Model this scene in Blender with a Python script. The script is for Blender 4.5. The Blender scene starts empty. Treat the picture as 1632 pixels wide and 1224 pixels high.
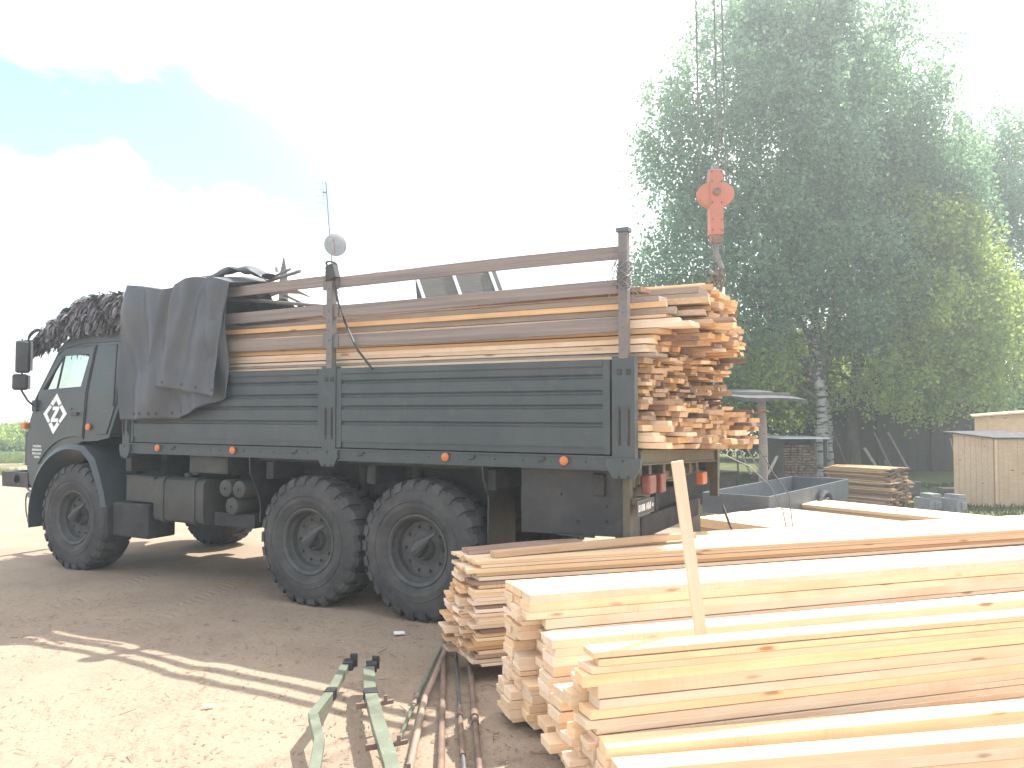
import bpy, bmesh, math, random
import numpy as np
from mathutils import Vector, Matrix, noise
R = math.radians
random.seed(7)
SC = bpy.context.scene
COL = SC.collection

# ------------------------------------------------------------------ camera, sky, sun, exposure
cd = bpy.data.cameras.new('camera'); cam = bpy.data.objects.new('camera', cd); COL.objects.link(cam)
cam.location = (0, 0, 1.88)
cam.rotation_euler = (R(90) + math.atan(45 / 1273), 0, 0)
cd.sensor_width = 36; cd.lens = 36 * 1273 / 1632
cd.clip_end = 3000; cd.clip_start = 0.05
SC.camera = cam

SUN_DIR = Vector((.444, .479, 1.0)).normalized()
SUN_EL = math.asin(SUN_DIR.z)
SUN_AZ = math.atan2(SUN_DIR.x, SUN_DIR.y)      # from +Y towards +X
w = bpy.data.worlds.new('World'); SC.world = w; w.use_nodes = True
nt = w.node_tree; nt.nodes.clear()
def N(t, kind, **kw):
    n = t.nodes.new(kind)
    for k, v in kw.items():
        if k.startswith('_'): setattr(n, k[1:], v)
        else: n.inputs[k.replace('__', ' ')].default_value = v
    return n
sky = N(nt, 'ShaderNodeTexSky', _sky_type='NISHITA', _sun_disc=False, _sun_elevation=SUN_EL, _sun_rotation=SUN_AZ,
        _air_density=1.0, _dust_density=.35, _ozone_density=1.0)
tc = N(nt, 'ShaderNodeTexCoord')
sep = N(nt, 'ShaderNodeSeparateXYZ'); nt.links.new(tc.outputs['Generated'], sep.inputs[0])
add = N(nt, 'ShaderNodeMath', _operation='ADD'); add.inputs[1].default_value = .35; nt.links.new(sep.outputs[2], add.inputs[0])
dx = N(nt, 'ShaderNodeMath', _operation='DIVIDE'); nt.links.new(sep.outputs[0], dx.inputs[0]); nt.links.new(add.outputs[0], dx.inputs[1])
dy = N(nt, 'ShaderNodeMath', _operation='DIVIDE'); nt.links.new(sep.outputs[1], dy.inputs[0]); nt.links.new(add.outputs[0], dy.inputs[1])
cmb = N(nt, 'ShaderNodeCombineXYZ'); nt.links.new(dx.outputs[0], cmb.inputs[0]); nt.links.new(dy.outputs[0], cmb.inputs[1])
mp = N(nt, 'ShaderNodeMapping'); mp.inputs['Location'].default_value = (1.9, 5.5, 0); nt.links.new(cmb.outputs[0], mp.inputs[0])
cn = N(nt, 'ShaderNodeTexNoise'); cn.inputs['Scale'].default_value = 1.9; cn.inputs['Detail'].default_value = 9; cn.inputs['Roughness'].default_value = .52
nt.links.new(mp.outputs[0], cn.inputs['Vector'])
cr = N(nt, 'ShaderNodeValToRGB'); cr.color_ramp.elements[0].position = .435; cr.color_ramp.elements[1].position = .55; cr.color_ramp.elements[0].color = (.06, .06, .06, 1)
nt.links.new(cn.outputs[0], cr.inputs[0])
mx = N(nt, 'ShaderNodeMix', _data_type='RGBA'); mx.inputs[7].default_value = (11, 11.1, 11.2, 1)
dt = N(nt, 'ShaderNodeVectorMath', _operation='DOT_PRODUCT'); dt.inputs[1].default_value = SUN_DIR; nt.links.new(tc.outputs['Generated'], dt.inputs[0])
dr_ = N(nt, 'ShaderNodeMapRange', _interpolation_type='SMOOTHSTEP'); dr_.inputs[1].default_value = .48; dr_.inputs[2].default_value = .80; nt.links.new(dt.outputs['Value'], dr_.inputs[0])
mxx = N(nt, 'ShaderNodeMath', _operation='ADD', _use_clamp=True); nt.links.new(cr.outputs[0], mxx.inputs[0]); nt.links.new(dr_.outputs[0], mxx.inputs[1])
nt.links.new(mxx.outputs[0], mx.inputs[0]); hsv = N(nt, 'ShaderNodeHueSaturation'); hsv.inputs['Hue'].default_value = .492; hsv.inputs['Saturation'].default_value = 1.15; hsv.inputs['Value'].default_value = 1.12; nt.links.new(sky.outputs[0], hsv.inputs['Color']); nt.links.new(hsv.outputs[0], mx.inputs[6])
bg = N(nt, 'ShaderNodeBackground'); bg.inputs[1].default_value = .10; nt.links.new(mx.outputs[2], bg.inputs[0])
wo = N(nt, 'ShaderNodeOutputWorld'); nt.links.new(bg.outputs[0], wo.inputs[0])

sl = bpy.data.lights.new('sun', 'SUN'); sl.energy = 4.6; sl.angle = R(.53); sl.color = (1, .95, .86)
sun = bpy.data.objects.new('sun', sl); COL.objects.link(sun)
sun.rotation_euler = SUN_DIR.to_track_quat('Z', 'Y').to_euler(); sun.location = (20, 22, 45)
SC.view_settings.view_transform = 'Standard'; SC.view_settings.look = 'None'
SC.view_settings.gamma = 1; SC.view_settings.exposure = 1.18
SC.cycles.volume_step_rate = 1
SC.cycles.max_bounces = 7; SC.cycles.transparent_max_bounces = 12

# ------------------------------------------------------------------ materials
def mat(name, base, rough=.6, metal=0, noise_=None, bump=0, bscale=40, spec=.5, vary=0, dirt=None, coord='Object', stretch=(1, 1, 1), scratch=None):
    """procedural material: base colour, second colour mixed by noise, optional dust, bump"""
    m = bpy.data.materials.new(name); m.use_nodes = True; t = m.node_tree
    b = t.nodes['Principled BSDF']; b.inputs['Base Color'].default_value = (*base, 1)
    b.inputs['Roughness'].default_value = rough; b.inputs['Metallic'].default_value = metal
    b.inputs['Specular IOR Level'].default_value = spec
    c = N(t, 'ShaderNodeTexCoord'); mpn = N(t, 'ShaderNodeMapping'); mpn.inputs['Scale'].default_value = stretch
    t.links.new(c.outputs[coord], mpn.inputs[0])
    last = None
    if noise_:
        col2, sc, lo, hi = noise_
        n = N(t, 'ShaderNodeTexNoise'); n.inputs['Scale'].default_value = sc; n.inputs['Detail'].default_value = 8; n.inputs['Roughness'].default_value = .65
        t.links.new(mpn.outputs[0], n.inputs['Vector'])
        r = N(t, 'ShaderNodeMapRange'); r.inputs[1].default_value = lo; r.inputs[2].default_value = hi; t.links.new(n.outputs[0], r.inputs[0])
        x = N(t, 'ShaderNodeMix', _data_type='RGBA'); x.inputs[6].default_value = (*base, 1); x.inputs[7].default_value = (*col2, 1)
        t.links.new(r.outputs[0], x.inputs[0]); last = x.outputs[2]
    if dirt:
        col3, sc, lo, hi = dirt
        n = N(t, 'ShaderNodeTexNoise'); n.inputs['Scale'].default_value = sc; n.inputs['Detail'].default_value = 10; n.inputs['Roughness'].default_value = .75
        t.links.new(c.outputs[coord], n.inputs['Vector'])
        r = N(t, 'ShaderNodeMapRange'); r.inputs[1].default_value = lo; r.inputs[2].default_value = hi; t.links.new(n.outputs[0], r.inputs[0])
        x = N(t, 'ShaderNodeMix', _data_type='RGBA'); x.inputs[7].default_value = (*col3, 1)
        if last: t.links.new(last, x.inputs[6])
        else: x.inputs[6].default_value = (*base, 1)
        t.links.new(r.outputs[0], x.inputs[0]); last = x.outputs[2]
    if scratch:
        for (sc3, th, col4, amt) in scratch:
            mm = N(t, 'ShaderNodeMapping'); mm.inputs['Scale'].default_value = sc3; t.links.new(c.outputs[coord], mm.inputs[0])
            n = N(t, 'ShaderNodeTexNoise'); n.inputs['Scale'].default_value = 1; n.inputs['Detail'].default_value = 9; n.inputs['Roughness'].default_value = .72; t.links.new(mm.outputs[0], n.inputs['Vector'])
            r = N(t, 'ShaderNodeMapRange'); r.inputs[1].default_value = th; r.inputs[2].default_value = th + .05; r.inputs[4].default_value = amt; t.links.new(n.outputs[0], r.inputs[0])
            x = N(t, 'ShaderNodeMix', _data_type='RGBA'); x.inputs[7].default_value = (*col4, 1); t.links.new(r.outputs[0], x.inputs[0]); t.links.new(last, x.inputs[6]); last = x.outputs[2]
    if last: t.links.new(last, b.inputs['Base Color'])
    if bump:
        n = N(t, 'ShaderNodeTexNoise'); n.inputs['Scale'].default_value = bscale; n.inputs['Detail'].default_value = 6
        t.links.new(mpn.outputs[0], n.inputs['Vector'])
        bp = N(t, 'ShaderNodeBump'); bp.inputs['Strength'].default_value = bump; bp.inputs['Distance'].default_value = .02
        t.links.new(n.outputs[0], bp.inputs['Height']); t.links.new(bp.outputs[0], b.inputs['Normal'])
    return m

def wood(name, c1, c2, knot, sat=.12, grey=None, islands=False):
    """sawn pine: stretched grain, knots, per-plank tone"""
    m = bpy.data.materials.new(name); m.use_nodes = True; t = m.node_tree; L = t.links.new
    b = t.nodes['Principled BSDF']; b.inputs['Roughness'].default_value = .75; b.inputs['Specular IOR Level'].default_value = .25
    c = N(t, 'ShaderNodeTexCoord')
    if islands:
        g = N(t, 'ShaderNodeNewGeometry'); rnd = g.outputs['Random Per Island']
    else:
        oi = N(t, 'ShaderNodeObjectInfo'); rnd = oi.outputs['Random']
    mul = N(t, 'ShaderNodeMath', _operation='MULTIPLY'); mul.inputs[1].default_value = 37.0; L(rnd, mul.inputs[0])
    va = N(t, 'ShaderNodeVectorMath', _operation='ADD'); L(c.outputs['Object'], va.inputs[0]); L(mul.outputs[0], va.inputs[1])
    m1 = N(t, 'ShaderNodeMapping'); m1.inputs['Scale'].default_value = (.8, 26, 26); L(va.outputs[0], m1.inputs[0])
    n1 = N(t, 'ShaderNodeTexNoise'); n1.inputs['Scale'].default_value = 1.6; n1.inputs['Detail'].default_value = 7; n1.inputs['Distortion'].default_value = .4; L(m1.outputs[0], n1.inputs['Vector'])
    r1 = N(t, 'ShaderNodeMapRange'); r1.inputs[1].default_value = .3; r1.inputs[2].default_value = .72; L(n1.outputs[0], r1.inputs[0])
    x1 = N(t, 'ShaderNodeMix', _data_type='RGBA'); x1.inputs[6].default_value = (*c1, 1); x1.inputs[7].default_value = (*c2, 1); L(r1.outputs[0], x1.inputs[0])
    # knots
    m2 = N(t, 'ShaderNodeMapping'); m2.inputs['Scale'].default_value = (3.4, 15, 15); L(va.outputs[0], m2.inputs[0])
    nv = N(t, 'ShaderNodeTexNoise'); nv.inputs['Scale'].default_value = 3.0; L(m2.outputs[0], nv.inputs['Vector'])
    mxv = N(t, 'ShaderNodeMix', _data_type='RGBA'); mxv.inputs[0].default_value = .12; L(m2.outputs[0], mxv.inputs[6]); L(nv.outputs['Color'], mxv.inputs[7])
    v = N(t, 'ShaderNodeTexVoronoi'); v.inputs['Scale'].default_value = 1.0; v.inputs['Randomness'].default_value = 1; L(mxv.outputs[2], v.inputs['Vector'])
    r2 = N(t, 'ShaderNodeMapRange'); r2.inputs[1].default_value = .23; r2.inputs[2].default_value = .12; L(v.outputs['Distance'], r2.inputs[0])
    sc_ = N(t, 'ShaderNodeSeparateColor'); L(v.outputs['Color'], sc_.inputs[0])
    gt = N(t, 'ShaderNodeMath', _operation='GREATER_THAN'); gt.inputs[1].default_value = .75; L(sc_.outputs[0], gt.inputs[0])
    km = N(t, 'ShaderNodeMath', _operation='MULTIPLY'); L(r2.outputs[0], km.inputs[0]); L(gt.outputs[0], km.inputs[1])
    km2 = N(t, 'ShaderNodeMath', _operation='MULTIPLY'); km2.inputs[1].default_value = .85; L(km.outputs[0], km2.inputs[0])
    x2 = N(t, 'ShaderNodeMix', _data_type='RGBA'); x2.inputs[7].default_value = (*knot, 1); L(km2.outputs[0], x2.inputs[0]); L(x1.outputs[2], x2.inputs[6])
    # per-plank tone
    wn = N(t, 'ShaderNodeTexWhiteNoise', _noise_dimensions='1D'); L(mul.outputs[0], wn.inputs['W'])
    rv = N(t, 'ShaderNodeMapRange'); rv.inputs[3].default_value = 1 - sat * 1.6; rv.inputs[4].default_value = 1 + sat * .5; L(wn.outputs[0], rv.inputs[0])
    rs = N(t, 'ShaderNodeMapRange'); rs.inputs[3].default_value = .7; rs.inputs[4].default_value = 1.12; L(rnd, rs.inputs[0])
    hs = N(t, 'ShaderNodeHueSaturation'); L(rv.outputs[0], hs.inputs['Value']); L(rs.outputs[0], hs.inputs['Saturation']); L(x2.outputs[2], hs.inputs['Color'])
    last = hs.outputs[0]
    # saw marks / blotches
    n3 = N(t, 'ShaderNodeTexNoise'); n3.inputs['Scale'].default_value = 2.3; n3.inputs['Detail'].default_value = 5; L(va.outputs[0], n3.inputs['Vector'])
    r3 = N(t, 'ShaderNodeMapRange'); r3.inputs[1].default_value = .45; r3.inputs[2].default_value = .75; r3.inputs[4].default_value = .55; L(n3.outputs[0], r3.inputs[0])
    x3 = N(t, 'ShaderNodeMix', _data_type='RGBA'); x3.inputs[7].default_value = (*(grey or (c2[0] * .8, c2[1] * .72, c2[2] * .66)), 1)
    L(r3.outputs[0], x3.inputs[0]); L(last, x3.inputs[6])
    m5 = N(t, 'ShaderNodeMapping'); m5.inputs['Scale'].default_value = (55, 1.5, 3); m5.inputs['Rotation'].default_value = (0, .15, 0); L(va.outputs[0], m5.inputs[0])
    n5 = N(t, 'ShaderNodeTexNoise'); n5.inputs['Scale'].default_value = 1.5; n5.inputs['Detail'].default_value = 4; L(m5.outputs[0], n5.inputs['Vector'])
    r5 = N(t, 'ShaderNodeMapRange'); r5.inputs[1].default_value = .5; r5.inputs[2].default_value = .7; r5.inputs[4].default_value = .35; L(n5.outputs[0], r5.inputs[0])
    n6 = N(t, 'ShaderNodeTexNoise'); n6.inputs['Scale'].default_value = 1.1; n6.inputs['Detail'].default_value = 2; L(va.outputs[0], n6.inputs['Vector'])
    r6 = N(t, 'ShaderNodeMapRange'); r6.inputs[1].default_value = .5; r6.inputs[2].default_value = .6; L(n6.outputs[0], r6.inputs[0])
    m6 = N(t, 'ShaderNodeMath', _operation='MULTIPLY'); L(r5.outputs[0], m6.inputs[0]); L(r6.outputs[0], m6.inputs[1])
    x5 = N(t, 'ShaderNodeMix', _data_type='RGBA'); x5.inputs[7].default_value = (c2[0] * .85, c2[1] * .74, c2[2] * .62, 1); L(m6.outputs[0], x5.inputs[0]); L(x3.outputs[2], x5.inputs[6]); L(x5.outputs[2], b.inputs['Base Color'])
    bp = N(t, 'ShaderNodeBump'); bp.inputs['Strength'].default_value = .35; bp.inputs['Distance'].default_value = .004
    m4 = N(t, 'ShaderNodeMapping'); m4.inputs['Scale'].default_value = (12, 60, 60); L(va.outputs[0], m4.inputs[0])
    n4 = N(t, 'ShaderNodeTexNoise'); n4.inputs['Scale'].default_value = 3; n4.inputs['Detail'].default_value = 4; L(m4.outputs[0], n4.inputs['Vector'])
    L(n4.outputs[0], bp.inputs['Height']); L(bp.outputs[0], b.inputs['Normal'])
    return m

M = {}
M['paint'] = mat('olive_grey_truck_paint', (.045, .058, .064), .46, 0, ((.066, .078, .082), 1.6, .38, .68), .05, 8, .4, dirt=((.12, .115, .105), 3.5, .55, .9), scratch=[((1.2, 3, 34), .66, (.24, .25, .25), .65), ((5, 5, 5), .66, (.11, .075, .05), .75), ((16, 6, 1.4), .62, (.11, .11, .10), .55)])
M['paint2'] = mat('dusty_truck_metal', (.055, .058, .055), .65, 0, ((.085, .083, .076), 3, .4, .7), .08, 14, .3)
M['cabpaint'] = mat('cab_paint', (.046, .058, .062), .40, 0, ((.062, .076, .078), 1.4, .4, .7), .02, 4, .5, dirt=((.12, .115, .105), 2.5, .58, .9), scratch=[((1.2, 3, 34), .66, (.24, .25, .25), .65), ((5, 5, 5), .66, (.11, .075, .05), .75), ((16, 6, 1.4), .62, (.11, .11, .10), .55)])
M['black'] = mat('black_plastic', (.026, .026, .030), .5, 0, ((.065, .062, .06), 5, .45, .8))
M['under'] = mat('dusty_black_chassis', (.036, .036, .040), .8, 0, ((.075, .07, .066), 4, .4, .75), .1, 20, .2)
M['rubber'] = mat('dusty_rubber', (.045, .045, .048), .85, 0, ((.10, .096, .092), 3.5, .35, .7), .15, 30, .2)
M['rim'] = mat('dusty_rim', (.055, .058, .06), .6, 0, ((.11, .105, .10), 7, .35, .7), .05, 30, .3)
M['tarp'] = mat('grey_tarpaulin', (.058, .066, .080), .55, 0, ((.088, .09, .097), 1.7, .35, .7), .12, 60, .55, dirt=((.13, .12, .115), 6, .6, .9))
M['slat'] = mat('weathered_slat', (.29, .235, .21), .8, 0, ((.18, .158, .15), 2.2, .35, .65), .3, 12, .2, stretch=(.3, 12, 12), dirt=((.28, .24, .2), 5, .58, .85))
M['post'] = mat('worn_post_paint', (.16, .152, .155), .6, .1, ((.2, .17, .145), 9, .45, .62), .12, 30, .3)
M['sill'] = mat('olive_sill', (.115, .105, .075), .6, .0, ((.085, .08, .065), 5, .4, .7), .08, 20, .3)
M['orange'] = mat('orange_lens', (.62, .19, .06), .4, 0, ((.5, .15, .05), 20, .4, .6))
M['red'] = mat('red_lens', (.22, .075, .06), .4, 0, ((.16, .06, .05), 20, .4, .6))
M['white'] = mat('white_paint_mark', (.78, .8, .8), .6, 0, ((.6, .62, .62), 8, .5, .8))
M['steel'] = mat('grey_steel', (.22, .22, .23), .45, .6, ((.14, .13, .12), 9, .4, .7), .05, 20)
M['dark'] = mat('interior_dark', (.03, .03, .032), .8, 0, ((.05, .048, .045), 6, .4, .7))
M['crane'] = mat('orange_crane_paint', (.42, .17, .12), .6, 0, ((.33, .15, .12), 6, .45, .75), .03, 20, .4, dirt=((.18, .12, .1), 9, .6, .85))
M['rope'] = mat('wire_rope', (.12, .12, .12), .6, .5, ((.2, .19, .18), 60, .4, .6))
M['rag'] = mat('grey_brown_rags', (.085, .082, .088), .9, 0, ((.21, .19, .20), 9, .4, .62), 0, 40, .15)
M['rag2'] = mat('olive_rags', (.12, .13, .08), .9, 0, ((.06, .065, .05), 8, .4, .65), 0, 40, .15)
M['ghoop'] = mat('green_hoop_paint', (.17, .19, .14), .5, .0, ((.12, .135, .10), 6, .4, .7), .06, 30, .4, dirt=((.34, .30, .24), 14, .56, .8))
M['rust'] = mat('rusty_tube', (.24, .165, .13), .7, .1, ((.15, .105, .085), 8, .4, .65), .15, 40, .3)
M['palepipe'] = mat('dusty_tube', (.34, .25, .20), .6, .1, ((.24, .19, .16), 5, .4, .7), .1, 40, .3)
M['concrete'] = mat('grey_concrete', (.26, .26, .27), .85, 0, ((.19, .19, .19), 9, .4, .7), .2, 40, .2)
M['trailer'] = mat('trailer_grey', (.095, .11, .13), .5, .2, ((.14, .15, .16), 4, .4, .7), .03, 10, .4)
M['roofdark'] = mat('dark_roofing', (.06, .062, .07), .8, 0, ((.12, .12, .12), 7, .4, .7), .2, 30, .2)
M['paleroof'] = mat('pale_metal_roof', (.62, .66, .70), .4, .1, ((.5, .53, .56), 2, .4, .7), .03, 20)
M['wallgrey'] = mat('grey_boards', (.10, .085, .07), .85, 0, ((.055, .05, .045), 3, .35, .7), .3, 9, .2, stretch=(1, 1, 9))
M['birchbark'] = mat('birch_bark', (.42, .41, .39), .8, 0, ((.05, .045, .04), 2.2, .50, .58), .3, 8, .2, stretch=(1.2, 1.2, 7))
M['darkbark'] = mat('dark_bark', (.09, .075, .06), .9, 0, ((.16, .14, .12), 5, .4, .7), .5, 14, .2, stretch=(1, 1, .3))
M['fresh'] = wood('fresh_pine', (.86, .65, .43), (.80, .55, .34), (.36, .17, .08))
M['orangewood'] = wood('orange_pine', (.72, .49, .28), (.58, .36, .20), (.22, .09, .04), .2)
M['shed'] = wood('shed_pine', (.62, .44, .26), (.50, .34, .20), (.22, .12, .07))
M['bark'] = wood('waney_bark_plank', (.36, .22, .15), (.22, .13, .095), (.12, .06, .04), .2)
M['greywood'] = wood('weathered_plank', (.40, .33, .27), (.28, .23, .19), (.12, .09, .07), .2)
M['fresh_i'] = wood('fresh_pine_stack', (.74, .50, .28), (.56, .35, .19), (.22, .1, .05), .25, islands=True)
M['grey_i'] = wood('old_plank_stack', (.36, .24, .16), (.22, .15, .11), (.12, .08, .06), .3, islands=True)

def leafmat(name, c1, c2, tr=.45):
    m = bpy.data.materials.new(name); m.use_nodes = True; t = m.node_tree; L = t.links.new
    b = t.nodes['Principled BSDF']; b.inputs['Roughness'].default_value = .5; b.inputs['Specular IOR Level'].default_value = .35
    g = N(t, 'ShaderNodeNewGeometry')
    x = N(t, 'ShaderNodeMix', _data_type='RGBA'); x.inputs[6].default_value = (*c1, 1); x.inputs[7].default_value = (*c2, 1)
    L(g.outputs['Random Per Island'], x.inputs[0]); L(x.outputs[2], b.inputs['Base Color'])
    tl = N(t, 'ShaderNodeBsdfTranslucent')
    h = N(t, 'ShaderNodeHueSaturation'); h.inputs['Hue'].default_value = .475; h.inputs['Saturation'].default_value = 1.0; h.inputs['Value'].default_value = 2.5; L(x.outputs[2], h.inputs['Color']); L(h.outputs[0], tl.inputs[0])
    ms = N(t, 'ShaderNodeMixShader'); ms.inputs[0].default_value = tr; L(b.outputs[0], ms.inputs[1]); L(tl.outputs[0], ms.inputs[2])
    L(ms.outputs[0], t.nodes['Material Output'].inputs[0])
    return m
M['birchleaf'] = leafmat('birch_leaves', (.075, .14, .095), (.15, .235, .13))
M['brightleaf'] = leafmat('bright_leaves', (.13, .20, .055), (.22, .30, .08))
M['darkleaf'] = leafmat('dark_leaves', (.025, .04, .025), (.04, .06, .03), .3)
M['grassblade'] = leafmat('grass_blades', (.07, .11, .03), (.13, .17, .06), .4)
M['shadegrass'] = leafmat('shade_tinted_grass_blades', (.035, .05, .02), (.07, .085, .035), .2)  # darker copy of the grass, tree shade put into its colour

def glassmat():
    m = bpy.data.materials.new('thin_glass'); m.use_nodes = True; t = m.node_tree; t.nodes.remove(t.nodes['Principled BSDF'])
    tr = N(t, 'ShaderNodeBsdfTransparent'); tr.inputs[0].default_value = (.86, .9, .89, 1)
    gl = N(t, 'ShaderNodeBsdfGlossy'); gl.inputs['Roughness'].default_value = .03
    ms = N(t, 'ShaderNodeMixShader'); ms.inputs[0].default_value = .06; t.links.new(tr.outputs[0], ms.inputs[1]); t.links.new(gl.outputs[0], ms.inputs[2])
    t.links.new(ms.outputs[0], t.nodes['Material Output'].inputs[0]); return m
M['glass'] = glassmat()

def groundmat():
    m = bpy.data.materials.new('sandy_ground'); m.use_nodes = True; t = m.node_tree; L = t.links.new
    b = t.nodes['Principled BSDF']; b.inputs['Roughness'].default_value = .95; b.inputs['Specular IOR Level'].default_value = .15
    c = N(t, 'ShaderNodeTexCoord')
    def nz(s, d=8, r=.6, dist=0):
        n = N(t, 'ShaderNodeTexNoise'); n.inputs['Scale'].default_value = s; n.inputs['Detail'].default_value = d; n.inputs['Roughness'].default_value = r; n.inputs['Distortion'].default_value = dist
        L(c.outputs['Object'], n.inputs['Vector']); return n.outputs[0]
    def rng(o, a, bb, lo=0, hi=1):
        r = N(t, 'ShaderNodeMapRange'); r.inputs[1].default_value = a; r.inputs[2].default_value = bb; r.inputs[3].default_value = lo; r.inputs[4].default_value = hi; L(o, r.inputs[0]); return r.outputs[0]
    def mixc(f, a, bb):
        x = N(t, 'ShaderNodeMix', _data_type='RGBA'); L(f, x.inputs[0])
        for i, q in ((6, a), (7, bb)):
            if isinstance(q, tuple): x.inputs[i].default_value = (*q, 1)
            else: L(q, x.inputs[i])
        return x.outputs[2]
    sand = mixc(rng(nz(.9), .35, .7), (.345, .268, .20), (.27, .205, .158))
    sand = mixc(rng(nz(7, 10, .75), .56, .80), sand, (.20, .145, .105))
    sand = mixc(rng(nz(38, 8, .8), .54, .68), sand, (.42, .355, .27))          # sawdust flecks
    sand = mixc(rng(nz(70, 5, .8), .585, .66), sand, (.13, .09, .065))          # crumbs of bark
    # grass where nobody drives: beyond a wandering border to the right and far left
    s = N(t, 'ShaderNodeSeparateXYZ'); L(c.outputs['Object'], s.inputs[0])
    def mth(op, a, bb):
        n = N(t, 'ShaderNodeMath', _operation=op)
        for i, q in enumerate((a, bb)):
            if isinstance(q, (int, float)): n.inputs[i].default_value = q
            else: L(q, n.inputs[i])
        return n.outputs[0]
    wob = mth('MULTIPLY', mth('SUBTRACT', nz(.35, 4), .5), 7.0)
    yy = mth('ADD', s.outputs[1], wob)
    g1 = rng(yy, 27.5, 29.5)
    band = mth('MULTIPLY', rng(yy, 23.4, 23.9), rng(yy, 25.6, 25.1))
    right = mth('MULTIPLY', mth('MULTIPLY', rng(s.outputs[0], 2.5, 5.5), rng(yy, 11, 14.5)), .75)
    gm = mth('MAXIMUM', mth('MAXIMUM', g1, band), right)
    gm = mth('MULTIPLY', gm, rng(nz(2.5, 6, .7), .25, .45))
    grass = mixc(rng(nz(1.3, 8, .7), .35, .7), (.075, .10, .035), (.13, .15, .06))
    shaded_soil = mixc(rng(nz(3, 8, .7), .35, .65), (.09, .075, .055), (.15, .13, .09))
    painted_shade = mth('MULTIPLY', rng(s.outputs[0], 2.0, 4.0), rng(yy, 10.5, 13.0))  # tree shade painted in as darker ground on the right
    sand = mixc(painted_shade, sand, shaded_soil)
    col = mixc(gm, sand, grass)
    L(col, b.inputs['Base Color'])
    bp = N(t, 'ShaderNodeBump'); bp.inputs['Strength'].default_value = .55; bp.inputs['Distance'].default_value = .024
    hsum = mth('ADD', mth('MULTIPLY', nz(6, 8, .7), 1.0), mth('MULTIPLY', nz(45, 6, .8), .35))
    tread = None
    for (cx0, sl_, wd) in ((-2.45, .12, .20), (-3.55, .10, .20), (-4.9, .14, .22), (-1.9, .35, .18)):
        dxx = mth('SUBTRACT', s.outputs[0], mth('ADD', mth('MULTIPLY', mth('SUBTRACT', s.outputs[1], 5.0), sl_), cx0))
        ab = mth('ABSOLUTE', dxx, 0); msk = rng(ab, wd, wd * .8)
        ph = mth('MULTIPLY', mth('ADD', s.outputs[1], mth('ADD', mth('MULTIPLY', ab, .8), mth('MULTIPLY', nz(3, 3), .05))), 2 * math.pi / .115)
        tr_ = mth('MULTIPLY', mth('SINE', ph, 0), msk)
        tread = tr_ if tread is None else mth('ADD', tread, tr_)
    patch = rng(nz(.8, 3), .46, .6)
    hsum = mth('ADD', hsum, mth('MULTIPLY', mth('MULTIPLY', tread, patch), .30))
    L(hsum, bp.inputs['Height']); L(bp.outputs[0], b.inputs['Normal'])
    return m
M['ground'] = groundmat()

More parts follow.
